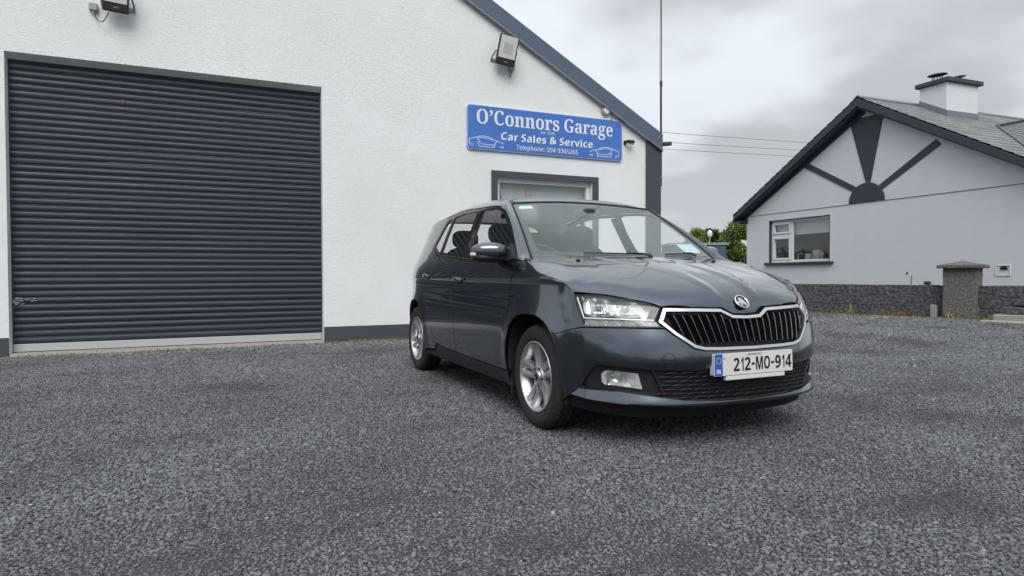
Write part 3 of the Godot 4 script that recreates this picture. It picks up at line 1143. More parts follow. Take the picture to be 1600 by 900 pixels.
func floodlight(called: String, label: String, at: Vector3, yaw: float, pitch: float, w: float, h: float, box_right: bool) -> void:
	var t := thing(called, label, "floodlight", at, 0.0)
	var head := Transform3D(Basis(Vector3.UP, yaw) * Basis(Vector3(0, 0, 1), -0.14 if box_right else -0.05) * Basis(Vector3.RIGHT, pitch * 0.5), Vector3(0, 0, 0.20))
	var g := Geo.new()
	g.xf = head
	g.box(Vector3(-w / 2, -h / 2, -0.035), Vector3(w / 2, h / 2, 0.028), 0.012)
	for k in 9:
		var x := -w / 2 + w * (k + 0.5) / 9.0
		g.box(Vector3(x - 0.004, -h / 2 + 0.03, -0.06), Vector3(x + 0.004, h / 2 - 0.03, -0.035))
	part("housing", g, mats["black_plastic"], t)
	g = Geo.new()
	g.xf = head
	g.box(Vector3(-w / 2 + 0.018, -h / 2 + 0.10, 0.028), Vector3(w / 2 - 0.018, h / 2 - 0.018, 0.032), 0.002)
	var lens := part("lens", g, mats["lamp_lens"], t)
	g = Geo.new()
	g.xf = head
	g.box(Vector3(-w * 0.24, -h * 0.12, 0.032), Vector3(w * 0.24, h * 0.24, 0.034), 0.001)
	part("led_plate", g, mats["led_plate"], lens)
	g = Geo.new()
	g.xf = head
	g.box(Vector3(-0.025, -h / 2 + 0.045, 0.028), Vector3(0.03, -h / 2 + 0.053, 0.0295))
	part("badge", g, mats["grey_plastic"], t)
	g = Geo.new()
	var s := 1.0 if box_right else -1.0
	g.tube([Vector3(-w * 0.62, -0.10, 0.012), Vector3(-w * 0.62, -0.06, 0.07), Vector3(-w * 0.57, -0.01, 0.17), Vector3(-w * 0.45, 0.0, 0.2)], 0.012, 8)
	g.tube([Vector3(w * 0.62, -0.10, 0.012), Vector3(w * 0.62, -0.06, 0.07), Vector3(w * 0.57, -0.01, 0.17), Vector3(w * 0.45, 0.0, 0.2)], 0.012, 8)
	g.box(Vector3(-w * 0.66, -0.13, 0.0), Vector3(w * 0.66, -0.08, 0.014), 0.003)
	part("bracket", g, mats["grey_plastic"], t)
	g = Geo.new()
	var bx := w * 0.5 if box_right else -w * 0.95
	var by := -h * 0.40 if box_right else -0.14
	g.box(Vector3(bx - 0.045, by - 0.045, 0.0), Vector3(bx + 0.045, by + 0.045, 0.055), 0.01)
	g.tube([Vector3(bx, by - 0.045, 0.03), Vector3(bx, by - 0.075, 0.03)], 0.012, 8)
	part("junction_box", g, mats["grey_plastic"], t)
	g = Geo.new()
	var pts := []
	for i in 13:
		var f := i / 12.0
		pts.append(Vector3(bx - (0.10 * f if box_right else -0.17 * f), by - 0.07 - 0.11 * sin(PI * f), 0.03 + 0.1 * f))
	g.tube(pts, 0.0055, 6)
	part("cable", g, mats["dark_metal"], t)


func rounded(x0: float, y0: float, x1: float, y1: float, r: float, seg := 6) -> PackedVector2Array:
	var p := PackedVector2Array()
	for q in [[x1 - r, y0 + r, -PI / 2], [x1 - r, y1 - r, 0.0], [x0 + r, y1 - r, PI / 2], [x0 + r, y0 + r, PI]]:
		for i in seg + 1:
			var a: float = q[2] + PI / 2 * i / seg
			p.append(Vector2(q[0] + r * cos(a), q[1] + r * sin(a)))
	return p


func ribbon(g: Geo, pts: Array, w: float, z: float, depth: float) -> void:
	# a raised line of constant width along a flat path
	for i in pts.size() - 1:
		var a: Vector2 = pts[i]
		var b: Vector2 = pts[i + 1]
		var o := (b - a).normalized().rotated(PI / 2) * w * 0.5
		var e := (b - a).normalized() * w * 0.2
		g.prism(PackedVector2Array([a - o - e, b - o + e, b + o + e, a + o - e]), z, z + depth + 0.0001 * i, 0.0, false)


func build_sign() -> void:
	var s := thing("garage_sign", "blue garage sign with white lettering and two car outlines on the white wall", "sign", Vector3(0, 0, 0.0))
	var g := Geo.new()
	g.prism(rounded(-0.748, 2.784, 2.022, 3.460, 0.055), 0.006, 0.034, 0.002)
	part("backing_panel", g, mats["sign_edge"], s)
	g = Geo.new()
	g.prism(rounded(-0.738, 2.794, 2.012, 3.450, 0.048), 0.034, 0.0365)
	part("face", g, mats["sign_blue"], s)
	var serif := font(["Droid Serif"], 700)
	var bold := font(["Droid Sans"], 700)
	var ital := font(["Droid Sans"], 700, 0.22)
	var sans := font(["Droid Sans"], 400)
	var z := 0.038
	# lettering sizes are measured per line, with descenders where the line has them
	text(s, "heading_text", "O\u2019Connors", serif, mats["sign_white"], Vector2(-0.592, 3.178), Vector2(0.823, 3.402), z)
	text(s, "heading_text", "Garage", serif, mats["sign_white"], Vector2(0.915, 3.112), Vector2(1.832, 3.393), z)
	text(s, "date_text", "Est. 1976", sans, mats["sign_white"], Vector2(0.495, 3.112), Vector2(0.738, 3.158), z)
	text(s, "service_text", "Car Sales & Service", ital, mats["sign_white"], Vector2(-0.192, 2.956), Vector2(1.446, 3.084), z)
	text(s, "telephone_text", "Telephone: 094 9365265", sans, mats["sign_white"], Vector2(0.066, 2.812), Vector2(1.170, 2.912), z)
	for side in 2:
		var mp := func(q: Vector2) -> Vector2:
			return q if side == 0 else Vector2(1.238 - q.x * 1.0, q.y + 0.002)
		var lines := [
			[Vector2(-0.700, 2.845), Vector2(-0.712, 2.88), Vector2(-0.715, 2.93), Vector2(-0.69, 2.945), Vector2(-0.60, 2.968), Vector2(-0.55, 2.988), Vector2(-0.48, 2.996), Vector2(-0.41, 2.988), Vector2(-0.36, 2.972), Vector2(-0.32, 2.948), Vector2(-0.26, 2.935), Vector2(-0.20, 2.918), Vector2(-0.15, 2.900)],
			[Vector2(-0.585, 2.952), Vector2(-0.55, 2.965), Vector2(-0.50, 2.972), Vector2(-0.42, 2.966), Vector2(-0.35, 2.950), Vector2(-0.325, 2.945)],
			[Vector2(-0.585, 2.952), Vector2(-0.555, 2.915), Vector2(-0.535, 2.89), Vector2(-0.50, 2.875), Vector2(-0.42, 2.868), Vector2(-0.30, 2.872)],
			[Vector2(-0.585, 2.905), Vector2(-0.568, 2.89), Vector2(-0.560, 2.842), Vector2(-0.45, 2.836), Vector2(-0.30, 2.836), Vector2(-0.298, 2.87), Vector2(-0.285, 2.912), Vector2(-0.262, 2.926)],
			[Vector2(-0.685, 2.862), Vector2(-0.66, 2.868), Vector2(-0.655, 2.84), Vector2(-0.675, 2.834)],
			[Vector2(-0.205, 2.852), Vector2(-0.15, 2.852)], [Vector2(-0.205, 2.836), Vector2(-0.205, 2.852)], [Vector2(-0.18, 2.844), Vector2(-0.15, 2.842)]]
		for l in lines:
			var pts := []
			for q in l:
				pts.append(mp.call(q))
			g = Geo.new()
			ribbon(g, pts, 0.0085, 0.0365, 0.0012)
			part("car_outline_stroke", g, mats["sign_white"], s)
	for q in [Vector2(-0.66, 3.37), Vector2(1.93, 3.37), Vector2(-0.66, 2.86), Vector2(1.93, 2.83)]:
		g = Geo.new()
		g.blob(Vector3(q.x, q.y, 0.0365), Vector3(0.012, 0.012, 0.006), 1.0, 5, 10)
		part("fixing_cap", g, mats["sign_blue"], s)


# ------------------------------------------------------------------ the bungalow and its boundary wall
const RUN := 0.5705   # roof rise per metre

func build_house() -> void:
	# local x runs along the ridge away from the yard, local z along the gable towards the viewer
	var t := thing("bungalow", "pale lilac rendered bungalow with a dark sunburst on its gable and a slate roof", "house", Vector3(11.849, 0, -6.939), -0.04481)
	var c := 4.2
	var z0 := -0.27
	var z1 := 8.67
	var eave := 2.70
	var apex := eave + (c - z0) * RUN
	# gable: prism in (z, y) turned so that its front looks along -x
	var turned := Transform3D(Basis(Vector3(0, 0, 1), Vector3(0, 1, 0), Vector3(-1, 0, 0)), Vector3.ZERO)
	var wx0 := 0.74
	var wx1 := 3.08
	var g := Geo.new()
	g.xf = turned
	var top := func(z: float) -> float:
		return apex + 0.15 - absf(z - c) * RUN
	for q in [[z0, wx0, 0.0], [wx1, z1, 0.0]]:
		var p := PackedVector2Array([Vector2(q[0], -0.3), Vector2(q[1], -0.3), Vector2(q[1], top.call(q[1]))])
		if q[0] < c and q[1] > c:
			p.append(Vector2(c, apex + 0.15))
		p.append(Vector2(q[0], top.call(q[0])))
		g.prism(p, -0.3, 0.0)
	g.prism(PackedVector2Array([Vector2(wx0, -0.3), Vector2(wx1, -0.3), Vector2(wx1, 1.25), Vector2(wx0, 1.25)]), -0.3, 0.0)
	g.prism(PackedVector2Array([Vector2(wx0, 2.585), Vector2(wx1, 2.585), Vector2(wx1, top.call(wx1)), Vector2(wx0, top.call(wx0))]), -0.3, 0.0)
	g.xf = Transform3D()
	g.box(Vector3(0.3, -0.3, z0), Vector3(9.0, eave, z0 + 0.3))
	g.box(Vector3(0.3, -0.3, z1 - 0.3), Vector3(9.0, eave, z1))
	g.box(Vector3(8.7, -0.3, z0 + 0.3), Vector3(9.0, eave, z1 - 0.3))
	var wall := part("wall", g, mats["lilac_render"], t)
	g = Geo.new()
	g.xf = turned
	g.prism(PackedVector2Array([Vector2(z0, 2.795), Vector2(z1, 2.795), Vector2(z1, 2.812), Vector2(z0, 2.812)]), 0.0, 0.012)
	part("string_course", g, mats["lead"], wall)
	# sunburst: half disc with three rays
	g = Geo.new()
	g.xf = turned
	var p := PackedVector2Array()
	for i in 21:
		var a := PI * i / 20.0
		p.append(Vector2(4.26 + 0.545 * cos(a), 2.822 + 0.515 * sin(a)))
	g.prism(p, 0.0, 0.03, 0.006)
	part("sunburst_disc", g, mats["house_trim"], wall)
	for q in [[[4.255, 3.30], [4.37, 3.30], [4.735, 5.02], [4.72, 5.10], [3.75, 5.10], [3.735, 5.02]], [[4.60, 3.20], [4.69, 3.08], [6.28, 3.98], [6.14, 4.12]], [[3.90, 3.10], [3.97, 3.24], [2.25, 4.20], [2.12, 4.08]]]:
		p = PackedVector2Array()
		for v in q:
			p.append(Vector2(v[0], v[1]))
		g = Geo.new()
		g.xf = turned
		g.prism(p, 0.0, 0.022, 0.005)
		part("sunburst_ray", g, mats["house_trim"], wall)
	# barge boards and soffits
	for s in [-1.0, 1.0]:
		var e: float = c + s * 4.78
		var ye := 5.60 - 4.78 * RUN
		g = Geo.new()
		g.xf = turned
		g.prism(PackedVector2Array([Vector2(c, 5.58), Vector2(e, ye - 0.02), Vector2(e, ye - 0.19), Vector2(c, 5.36)]), 0.28, 0.315, 0.006)
		part("barge_board", g, mats["house_trim"], t)
		g = Geo.new()
		g.xf = turned
		g.prism(PackedVector2Array([Vector2(c, 5.34), Vector2(e, ye - 0.185), Vector2(e, ye - 0.205), Vector2(c, 5.31)]), 0.0, 0.279)
		if s < 0.0:
			g.prism(PackedVector2Array([Vector2(c, 5.31), Vector2(e - s * 0.02, ye - 0.206), Vector2(e - s * 0.02, ye - 0.30), Vector2(e - s * 0.36, ye - 0.30), Vector2(e - s * 0.36, ye + 0.36 * RUN - 0.30), Vector2(c, 5.19)]), 0.0, 0.035)
		part("soffit", g, mats["house_trim"], t)
		g = Geo.new()
		g.box(Vector3(-0.30, ye - 0.24, e - 0.06), Vector3(9.3, ye - 0.12, e + 0.06), 0.03)
		part("gutter", g, mats["house_trim"], t)
		g = Geo.new()
		var zi := z0 if s < 0 else z1
		g.box(Vector3(-0.27, ye - 0.26, minf(zi, e) + 0.01), Vector3(-0.005, ye - 0.205, maxf(zi, e) - 0.062))
		part("eave_return", g, mats["house_trim"], t)
		# slates in lapped courses
		var roof := Node3D.new()
		roof.name = "roof_slope"
		t.add_child(roof, true)
		var courses := 20
		for k in courses:
			var f0 := float(k) / courses
			var f1 := float(k + 1) / courses
			var za: float = c + s * 4.80 * (1.0 - f0)
			var zb: float = c + s * 4.80 * (1.0 - f1)
			var ya := 5.60 - absf(za - c) * RUN
			var yb := 5.60 - absf(zb - c) * RUN
			if s > 0:
				# the courses seen from the yard: single slates side by side
				var width := 0.60
				for j in 16:
					var x0 := -0.31 + j * width - (width * 0.5 if k % 2 else 0.0)
					var x1 := minf(x0 + width - 0.006, 9.3)
					x0 = maxf(x0, -0.31)
					if x1 - x0 < 0.03:
						continue
					if x0 > 1.72 and x1 < 3.03 and zb > 4.5 and za < 5.25:
						continue
					g = Geo.new()
					var lift := rng.randf_range(0.0, 0.004)
					g.quad(Vector3(x0, ya + 0.030 + lift, za), Vector3(x1, ya + 0.030 + lift, za), Vector3(x1, yb + 0.012, zb), Vector3(x0, yb + 0.012, zb), Vector3.UP)
					g.quad(Vector3(x0, ya + 0.0, za), Vector3(x1, ya + 0.0, za), Vector3(x1, ya + 0.030 + lift, za), Vector3(x0, ya + 0.030 + lift, za), Vector3(0, 0, s))
					part("slate", g, mats["slate_%d" % (rng.randi() % 3)], roof)
			else:
				g = Geo.new()
				g.quad(Vector3(-0.31, ya + 0.03, za), Vector3(9.3, ya + 0.03, za), Vector3(9.3, yb + 0.012, zb), Vector3(-0.31, yb + 0.012, zb), Vector3.UP)
				g.quad(Vector3(-0.31, ya, za), Vector3(9.3, ya, za), Vector3(9.3, ya + 0.03, za), Vector3(-0.31, ya + 0.03, za), Vector3(0, 0, s))
				part("slate_course", g, mats["slate"], roof)
		g = Geo.new()
		g.quad(Vector3(-0.28, 5.585, c), Vector3(9.3, 5.585, c), Vector3(9.3, 5.585 - 4.78 * RUN, c + s * 4.78), Vector3(-0.28, 5.585 - 4.78 * RUN, c + s * 4.78), Vector3(0, -1, 0))
		part("underlay", g, mats["room_dark"], roof)
	for k in 20:
		g = Geo.new()
		var x0 := -0.31 + 0.48 * k
		g.prism(PackedVector2Array([Vector2(-0.13, -0.06), Vector2(0, 0.03), Vector2(0.13, -0.06), Vector2(0.11, -0.075), Vector2(0, 0.0), Vector2(-0.11, -0.075)]), 0.0, 0.475)
		g = _turn_x(g, Vector3(x0, 5.63, c))
		part("ridge_tile", g, mats["lead"], t)
	# chimney on the front slope
	var ch := Node3D.new()
	ch.name = "chimney"
	t.add_child(ch, true)
	g = Geo.new()
	g.box(Vector3(1.75, 4.6, 4.45), Vector3(3.0, 5.96, 5.2), 0.01)
	part("stack", g, mats["lilac_render"], ch)
	g = Geo.new()
	g.box(Vector3(1.66, 5.96, 4.36), Vector3(3.09, 6.075, 5.29), 0.012)
	part("cap", g, mats["house_trim"], ch)
	g = Geo.new()
	g.prism(PackedVector2Array([Vector2(4.44, 5.40), Vector2(5.212, 4.98), Vector2(5.212, 5.21), Vector2(4.44, 5.64)]), 0.0, 1.27)
	g = _turn_flash(g, Vector3(1.74, 0, 0))
	part("flashing", g, mats["lead"], ch)
	for q in [[2.02, 4.75, 0.0], [2.62, 4.85, -0.03]]:
		g = Geo.new()
		for k in 5:
			var a := TAU * k / 5.0
			g.tube([Vector3(q[0] + cos(a) * 0.12, 6.06, q[1] + sin(a) * 0.12), Vector3(q[0] + cos(a) * 0.12, 6.27 + (q[2] as float), q[1] + sin(a) * 0.12)], 0.012, 5)
		g.xf = Transform3D(Basis(Vector3(0, 0, 1), 0.08 if q[0] < 2.3 else 0.16), Vector3(q[0], 6.285 + (q[2] as float), q[1]))
		g.blob(Vector3.ZERO, Vector3(0.24, 0.035, 0.24), 1.0, 8, 20)
		part("cowl", g, mats["house_trim"], ch)
	# cross gable roof whose ridge runs out towards the yard
	var xr := Node3D.new()
	xr.name = "porch_roof"
	t.add_child(xr, true)
	var rx := 2.95
	var ry := 4.72
	var rz := 5.74
	var slope := 0.53
	for k in 14:
		var f0 := k / 14.0
		var f1 := (k + 1) / 14.0
		var w0 := 2.0 * f0
		var w1 := 2.0 * f1
		# left slope, seen: the valley steps back as it falls
		g = Geo.new()
		var za := rz + w0 * slope / RUN
		var zb := rz + w1 * slope / RUN
		g.quad(Vector3(rx - w0, ry - w0 * slope + 0.025, za), Vector3(rx - w0, ry - w0 * slope + 0.025, 9.6), Vector3(rx - w1, ry - w1 * slope + 0.05, 9.6), Vector3(rx - w1, ry - w1 * slope + 0.05, zb), Vector3(-0.4, 1, 0))
		g.quad(Vector3(rx - w1, ry - w1 * slope + 0.05, zb), Vector3(rx - w1, ry - w1 * slope + 0.05, 9.6), Vector3(rx - w1, ry - w1 * slope + 0.02, 9.6), Vector3(rx - w1, ry - w1 * slope + 0.02, zb), Vector3(-1, 0, 0))
		part("slate_course", g, mats["slate"], xr)
		g = Geo.new()
		g.quad(Vector3(rx + w0, ry - w0 * slope + 0.025, za), Vector3(rx + w0, ry - w0 * slope + 0.025, 9.6), Vector3(rx + w1, ry - w1 * slope + 0.05, 9.6), Vector3(rx + w1, ry - w1 * slope + 0.05, zb), Vector3(0.4, 1, 0))
		part("slate_course", g, mats["slate"], xr)
	g = Geo.new()
	g.tube([Vector3(rx, ry + 0.03, rz - 0.03), Vector3(rx, ry + 0.03, 9.6)], 0.06, 8)
	part("ridge", g, mats["house_trim"], xr)
	g = Geo.new()
	g.box(Vector3(rx - 1.7, -0.3, z1), Vector3(rx + 1.7, 3.55, 9.3))
	g.prism(PackedVector2Array([Vector2(rx - 1.9, 3.6), Vector2(rx + 1.9, 3.6), Vector2(rx, 4.65)]), 9.2, 9.4)
	part("porch_wall", g, mats["lilac_render"], xr)
	g = Geo.new()
	g.xf = Transform3D(Basis(), Vector3(0, 0.055, 0))
	g.tube([Vector3(rx, ry, rz), Vector3(rx - 2.0, ry - 2.0 * slope, rz + 2.0 * slope / RUN)], 0.025, 6)
	part("valley", g, mats["lead"], xr)

	# window with its surround, sill and the room behind
	var w := Node3D.new()
	w.name = "window"
	t.add_child(w, true)
	g = Geo.new()
	g.xf = turned
	for q in [[wx0, 1.25, wx0 + 0.012, 2.585], [wx1 - 0.012, 1.25, wx1, 2.585], [wx0 + 0.012, 2.573, wx1 - 0.012, 2.585]]:
		g.box(Vector3(q[0], q[1], -0.155), Vector3(q[2], q[3], 0.004))
	part("surround", g, mats["house_trim"], w)
	g = Geo.new()
	g.xf = turned
	g.box(Vector3(0.60, 1.175, -0.10), Vector3(3.21, 1.25, 0.09), 0.01)
	part("sill", g, mats["house_trim"], w)
	var fz0 := -0.155
	var fz1 := -0.085
	var mull := 1.60
	g = Geo.new()
	g.xf = turned
	for q in [[0.752, 2.50, 3.068, 2.573], [0.752, 1.252, 3.068, 1.325], [0.752, 1.325, 0.82, 2.50], [3.0, 1.325, 3.068, 2.50], [mull - 0.05, 1.325, mull + 0.03, 2.50], [0.82, 2.05, mull - 0.05, 2.14]]:
		g.box(Vector3(q[0], q[1], fz0), Vector3(q[2], q[3], fz1), 0.008)
	part("frame", g, mats["white_plastic"], w)
	for q in [[0.822, 2.142, mull - 0.052, 2.498], [0.822, 1.327, mull - 0.052, 2.048]]:
		g = Geo.new()
		g.xf = turned
		var b := 0.065
		for r in [[q[0], q[1], q[2], q[1] + b], [q[0], q[3] - b, q[2], q[3]], [q[0], q[1] + b, q[0] + b, q[3] - b], [q[2] - b, q[1] + b, q[2], q[3] - b]]:
			g.box(Vector3(r[0], r[1], fz0 + 0.005), Vector3(r[2], r[3], fz1 + 0.022), 0.008)
		part("sash", g, mats["white_plastic"], w)
	for q in [[0.88, 2.20, 1.49, 2.44], [0.88, 1.385, 1.49, 1.99], [mull + 0.03, 1.325, 3.0, 2.50]]:
		g = Geo.new()
		g.xf = turned
		g.box(Vector3(q[0], q[1], -0.128), Vector3(q[2], q[3], -0.122))
		part("pane", g, mats["pane"], w)
	g = Geo.new()
	g.xf = turned
	g.box(Vector3(0.80, 2.10, -0.24), Vector3(3.02, 2.62, -0.235))
	part("roller_blind", g, mats["blind"], w)
	g = Geo.new()
	g.xf = turned
	g.box(Vector3(-0.1, 0.0, -4.1), Vector3(5.0, 2.7, -4.0))
	g.box(Vector3(-0.1, 2.66, -4.0), Vector3(5.0, 2.70, -0.31))
	g.box(Vector3(-0.1, 0.0, -4.0), Vector3(5.0, 0.05, -0.31))
	g.box(Vector3(5.0, 0.0, -4.1), Vector3(5.1, 2.7, -0.31))
	part("room", g, mats["room_wall"], w)
	# lit window of the far room wall, pale behind its bars
	g = Geo.new()
	g.xf = turned
	g.box(Vector3(2.10, 1.35, -1.42), Vector3(2.75, 2.12, -1.40))
	part("inner_window", g, mats["sign_white"], w)
	g = Geo.new()
	g.xf = turned
	for x in [2.30, 2.53]:
		g.box(Vector3(x, 1.35, -1.40), Vector3(x + 0.02, 2.12, -1.39))
	g.box(Vector3(2.10, 1.72, -1.39), Vector3(2.75, 1.74, -1.38))
	part("window_bar", g, mats["house_trim"], w)
	# chair backs and a box on the table inside
	for q in [[1.02, 0], [1.33, 0], [2.25, 1], [2.85, 0]]:
		g = Geo.new()
		g.xf = turned
		g.tube([Vector3(q[0], 1.0, -0.6), Vector3(q[0], 1.52, -0.62), Vector3(q[0] + 0.2, 1.52, -0.72), Vector3(q[0] + 0.2, 1.0, -0.7)], 0.018, 6)
		part("chair_back", g, mats["white_plastic"], w)
	g = Geo.new()
	g.xf = turned
	g.box(Vector3(1.95, 1.0, -0.75), Vector3(2.2, 1.62, -0.55), 0.01)
	part("cardboard_box", g, mats["pale_wood"], w)
	g = Geo.new()
	g.xf = turned
	g.box(Vector3(1.70, 1.0, -0.7), Vector3(1.88, 1.52, -0.5), 0.03)
	part("cushion", g, mats["blind"], w)

	# wall vent with a dark flap, and small fittings low on the gable
	var v := Node3D.new()
	v.name = "wall_vent"
	t.add_child(v, true)
	g = Geo.new()
	g.xf = turned
	for q in [[7.52, 0.83, 7.83, 0.85], [7.52, 1.05, 7.83, 1.07], [7.52, 0.85, 7.54, 1.05], [7.81, 0.85, 7.83, 1.05]]:
		g.box(Vector3(q[0], q[1], 0.0), Vector3(q[2], q[3], 0.02), 0.004)
	part("frame", g, mats["white_plastic"], v)
	g = Geo.new()
	g.xf = turned
	p = PackedVector2Array()
	for i in 9:
		var a := PI * i / 8.0
		p.append(Vector2(7.69 + 0.075 * cos(a), 0.975 + 0.07 * sin(a)))
	g.prism(p, 0.0, 0.03)
	part("flap", g, mats["gloss_black"], v)
	g = Geo.new()
	g.xf = turned
	g.box(Vector3(5.9, 0.62, 0.0), Vector3(6.06, 0.70, 0.06), 0.02)
	g.box(Vector3(5.42, 0.88, 0.0), Vector3(5.45, 0.93, 0.02))
	g.tube([Vector3(5.55, 0.6, 0.01), Vector3(5.56, 0.85, 0.01)], 0.006, 5)
	part("pipe_cover", g, mats["house_trim"], t)
	g = Geo.new()
	g.xf = turned
	g.box(Vector3(-0.18, 1.10, 0.0), Vector3(-0.02, 1.16, 0.09), 0.008)
	part("tap_box", g, mats["house_trim"], t)
	build_block_wall()


func _turn_x(g: Geo, at: Vector3) -> Geo:
	# prism drawn in (z, y), carried along +x
	var o := Geo.new()
	o.xf = Transform3D(Basis(Vector3(0, 0, -1), Vector3(0, 1, 0), Vector3(1, 0, 0)), at)
	for i in g.v.size():
		o.vert(g.v[i], g.n[i])
	o.idx = g.idx
	return o


func _turn_flash(g: Geo, at: Vector3) -> Geo:
	var o := Geo.new()
	o.xf = Transform3D(Basis(Vector3(0, 0, 1), Vector3(0, 1, 0), Vector3(1, 0, 0)), at)
	for i in g.v.size():
		o.vert(g.v[i], g.n[i])
	for i in range(0, g.idx.size(), 3):
		o.idx.append_array([g.idx[i], g.idx[i + 2], g.idx[i + 1]])
	return o


func build_block_wall() -> void:
	rng.seed = 12
	# runs from behind the car to past the right edge; local x along it, local z towards the yard
	var dir := Vector3(0.2874, 0, 0.9578)
	var t := thing("block_wall", "low dark weathered concrete block wall in front of the bungalow", "wall", Vector3(8.122, 0, -1.93), atan2(-dir.z, dir.x))
	# local +z after this turn points towards the bungalow's other side; the yard face is at z = 0.1
	var heights := [[-0.06, 0.215], [0.222, 0.437], [0.444, 0.655]]
	for row in 3:
		var x := -3.3 - (0.225 if row % 2 else 0.0)
		while x < 5.4:
			var w := 0.44
			if not (x + w > 3.02 and x < 3.56):
				var g := Geo.new()
				var j := rng.randf_range(-0.005, 0.005)
				g.box(Vector3(x, heights[row][0], -0.1), Vector3(x + w, heights[row][1] + rng.randf_range(-0.003, 0.002), 0.1 + j), 0.007)
				part("block", g, mats["weathered_block"], t)
			x += w + 0.009
	var m := Geo.new()
	m.box(Vector3(-3.5, -0.06, -0.085), Vector3(5.5, 0.645, 0.0915))
	part("mortar", m, mats["weathered_block"], t)
	# gate pillar
	var pl := thing("gate_pillar", "squat weathered stone pillar with a shallow pyramid cap in the block wall", "pillar", Vector3(9.06, 0, 1.33), atan2(-dir.z, dir.x))
	var g2 := Geo.new()
	var rows := []
	for i in 9:
		var row := []
		var y := -0.05 + 1.04 * i / 8.0
		for k in 33:
			var f := k / 32.0 * 4.0
			var s := int(f) % 4
			var q := f - floorf(f)
			var a := [Vector2(-0.27, -0.22), Vector2(0.27, -0.22), Vector2(0.27, 0.24), Vector2(-0.27, 0.24)]
			var c: Vector2 = (a[s] as Vector2).lerp(a[(s + 1) % 4], q)
			var bump := 0.012 * sin(i * 2.1 + k * 1.3) + 0.008 * sin(k * 2.9 + i)
			if i == 0:
				bump += 0.02
			c += c.normalized() * (bump if k % 8 else bump * 0.3)
			row.append(Vector3(c.x, y, c.y))
		row[32] = row[0]
		rows.append(row)
	# four faces as separate grids keep the arrises crisp
	for s in 4:
		var sub := []
		for r in rows:
			sub.append(r.slice(s * 8, s * 8 + 9))
		g2.grid(sub, [Vector3(0, 0, -1), Vector3(1, 0, 0), Vector3(0, 0, 1), Vector3(-1, 0, 0)][s])
	part("shaft", g2, mats["pillar_stone"], pl)
	g2 = Geo.new()
	var b := 0.36
	g2.box(Vector3(-b, 0.985, -b + 0.02), Vector3(b, 1.045, b - 0.02), 0.012)
	for s in [[Vector3(-b, 1.044, -b + 0.02), Vector3(b, 1.044, -b + 0.02), Vector3(0, 0, -1)], [Vector3(b, 1.044, -b + 0.02), Vector3(b, 1.044, b - 0.02), Vector3(1, 0, 0)], [Vector3(b, 1.044, b - 0.02), Vector3(-b, 1.044, b - 0.02), Vector3(0, 0, 1)], [Vector3(-b, 1.044, b - 0.02), Vector3(-b, 1.044, -b + 0.02), Vector3(-1, 0, 0)]]:
		var apex := Vector3(0, 1.135, 0)
		var nn: Vector3 = ((s[1] - s[0]) as Vector3).cross(apex - s[0]).normalized()
		if nn.y < 0.0:
			nn = -nn
		g2.tri(s[0], s[1], apex, nn)
	part("cap", g2, mats["pillar_stone"], pl)
	# broken post stub
	var st := thing("post_stub", "short split grey post stub standing left of the gate pillar", "post", Vector3(8.68, 0, 1.02), 0.3)
	g2 = Geo.new()
	g2.box(Vector3(-0.075, -0.03, -0.05), Vector3(-0.006, 0.27, 0.05), 0.01)
	g2.box(Vector3(0.004, -0.03, -0.05), Vector3(0.06, 0.245, 0.045), 0.01)
	part("post", g2, mats["weathered_wood"], st)
	# steps up to the garden at the right edge
	var sp := thing("garden_steps", "concrete steps at the far right end of the block wall", "steps", Vector3(9.22, 0, 2.35), atan2(-dir.z, dir.x))
	for k in 3:
		g2 = Geo.new()
		g2.box(Vector3(-0.42 + 0.12 * k, -0.05 + (0.17 * k - 0.0 if k else 0.0), -0.6), Vector3(1.6, 0.13 + 0.135 * k, 0.42 - 0.16 * k), 0.012)
		part("step", g2, mats["concrete"] if k == 0 else mats["weathered_block"], sp)
	g2 = Geo.new()
	g2.box(Vector3(-0.55, -0.05, 0.42), Vector3(1.6, 0.035, 0.75), 0.02)
	part("landing_slab", g2, mats["concrete"], sp)


# ------------------------------------------------------------------ the car
# Surfaces are laid out in (u, v, h): metres behind the nose, to the car's right, above the ground.
var PLAN := [[0, 0], [0.006, 0.2], [0.025, 0.35], [0.058, 0.45], [0.095, 0.53], [0.16, 0.625], [0.235, 0.705], [0.335, 0.785], [0.45, 0.820], [0.6, 0.842], [0.8, 0.855], [0.95, 0.858], [1.3, 0.858], [2.0, 0.859], [2.7, 0.857], [3.0, 0.852], [3.3, 0.840], [3.55, 0.805], [3.72, 0.76], [3.85, 0.69], [3.93, 0.58], [3.98, 0.40], [3.997, 0]]
var tl := []
var up_a: Crv
var up_b: Crv
var vp_a: Crv
var vp_b: Crv
var v_of_u: Crv
var c_front: Crv
var c_side: Crv
var c_dlo_top: Crv
var c_roof: Crv
var g0: Crv
var g1: Crv
var lead_u: Crv
var lead_h: Crv
var crease_v: Crv
var crease_h: Crv
var shut_h: Crv
var wf0 := 0.0
var wf1 := 0.0
var ws0 := 0.0
var ws1 := 0.0
const CORNER := 7

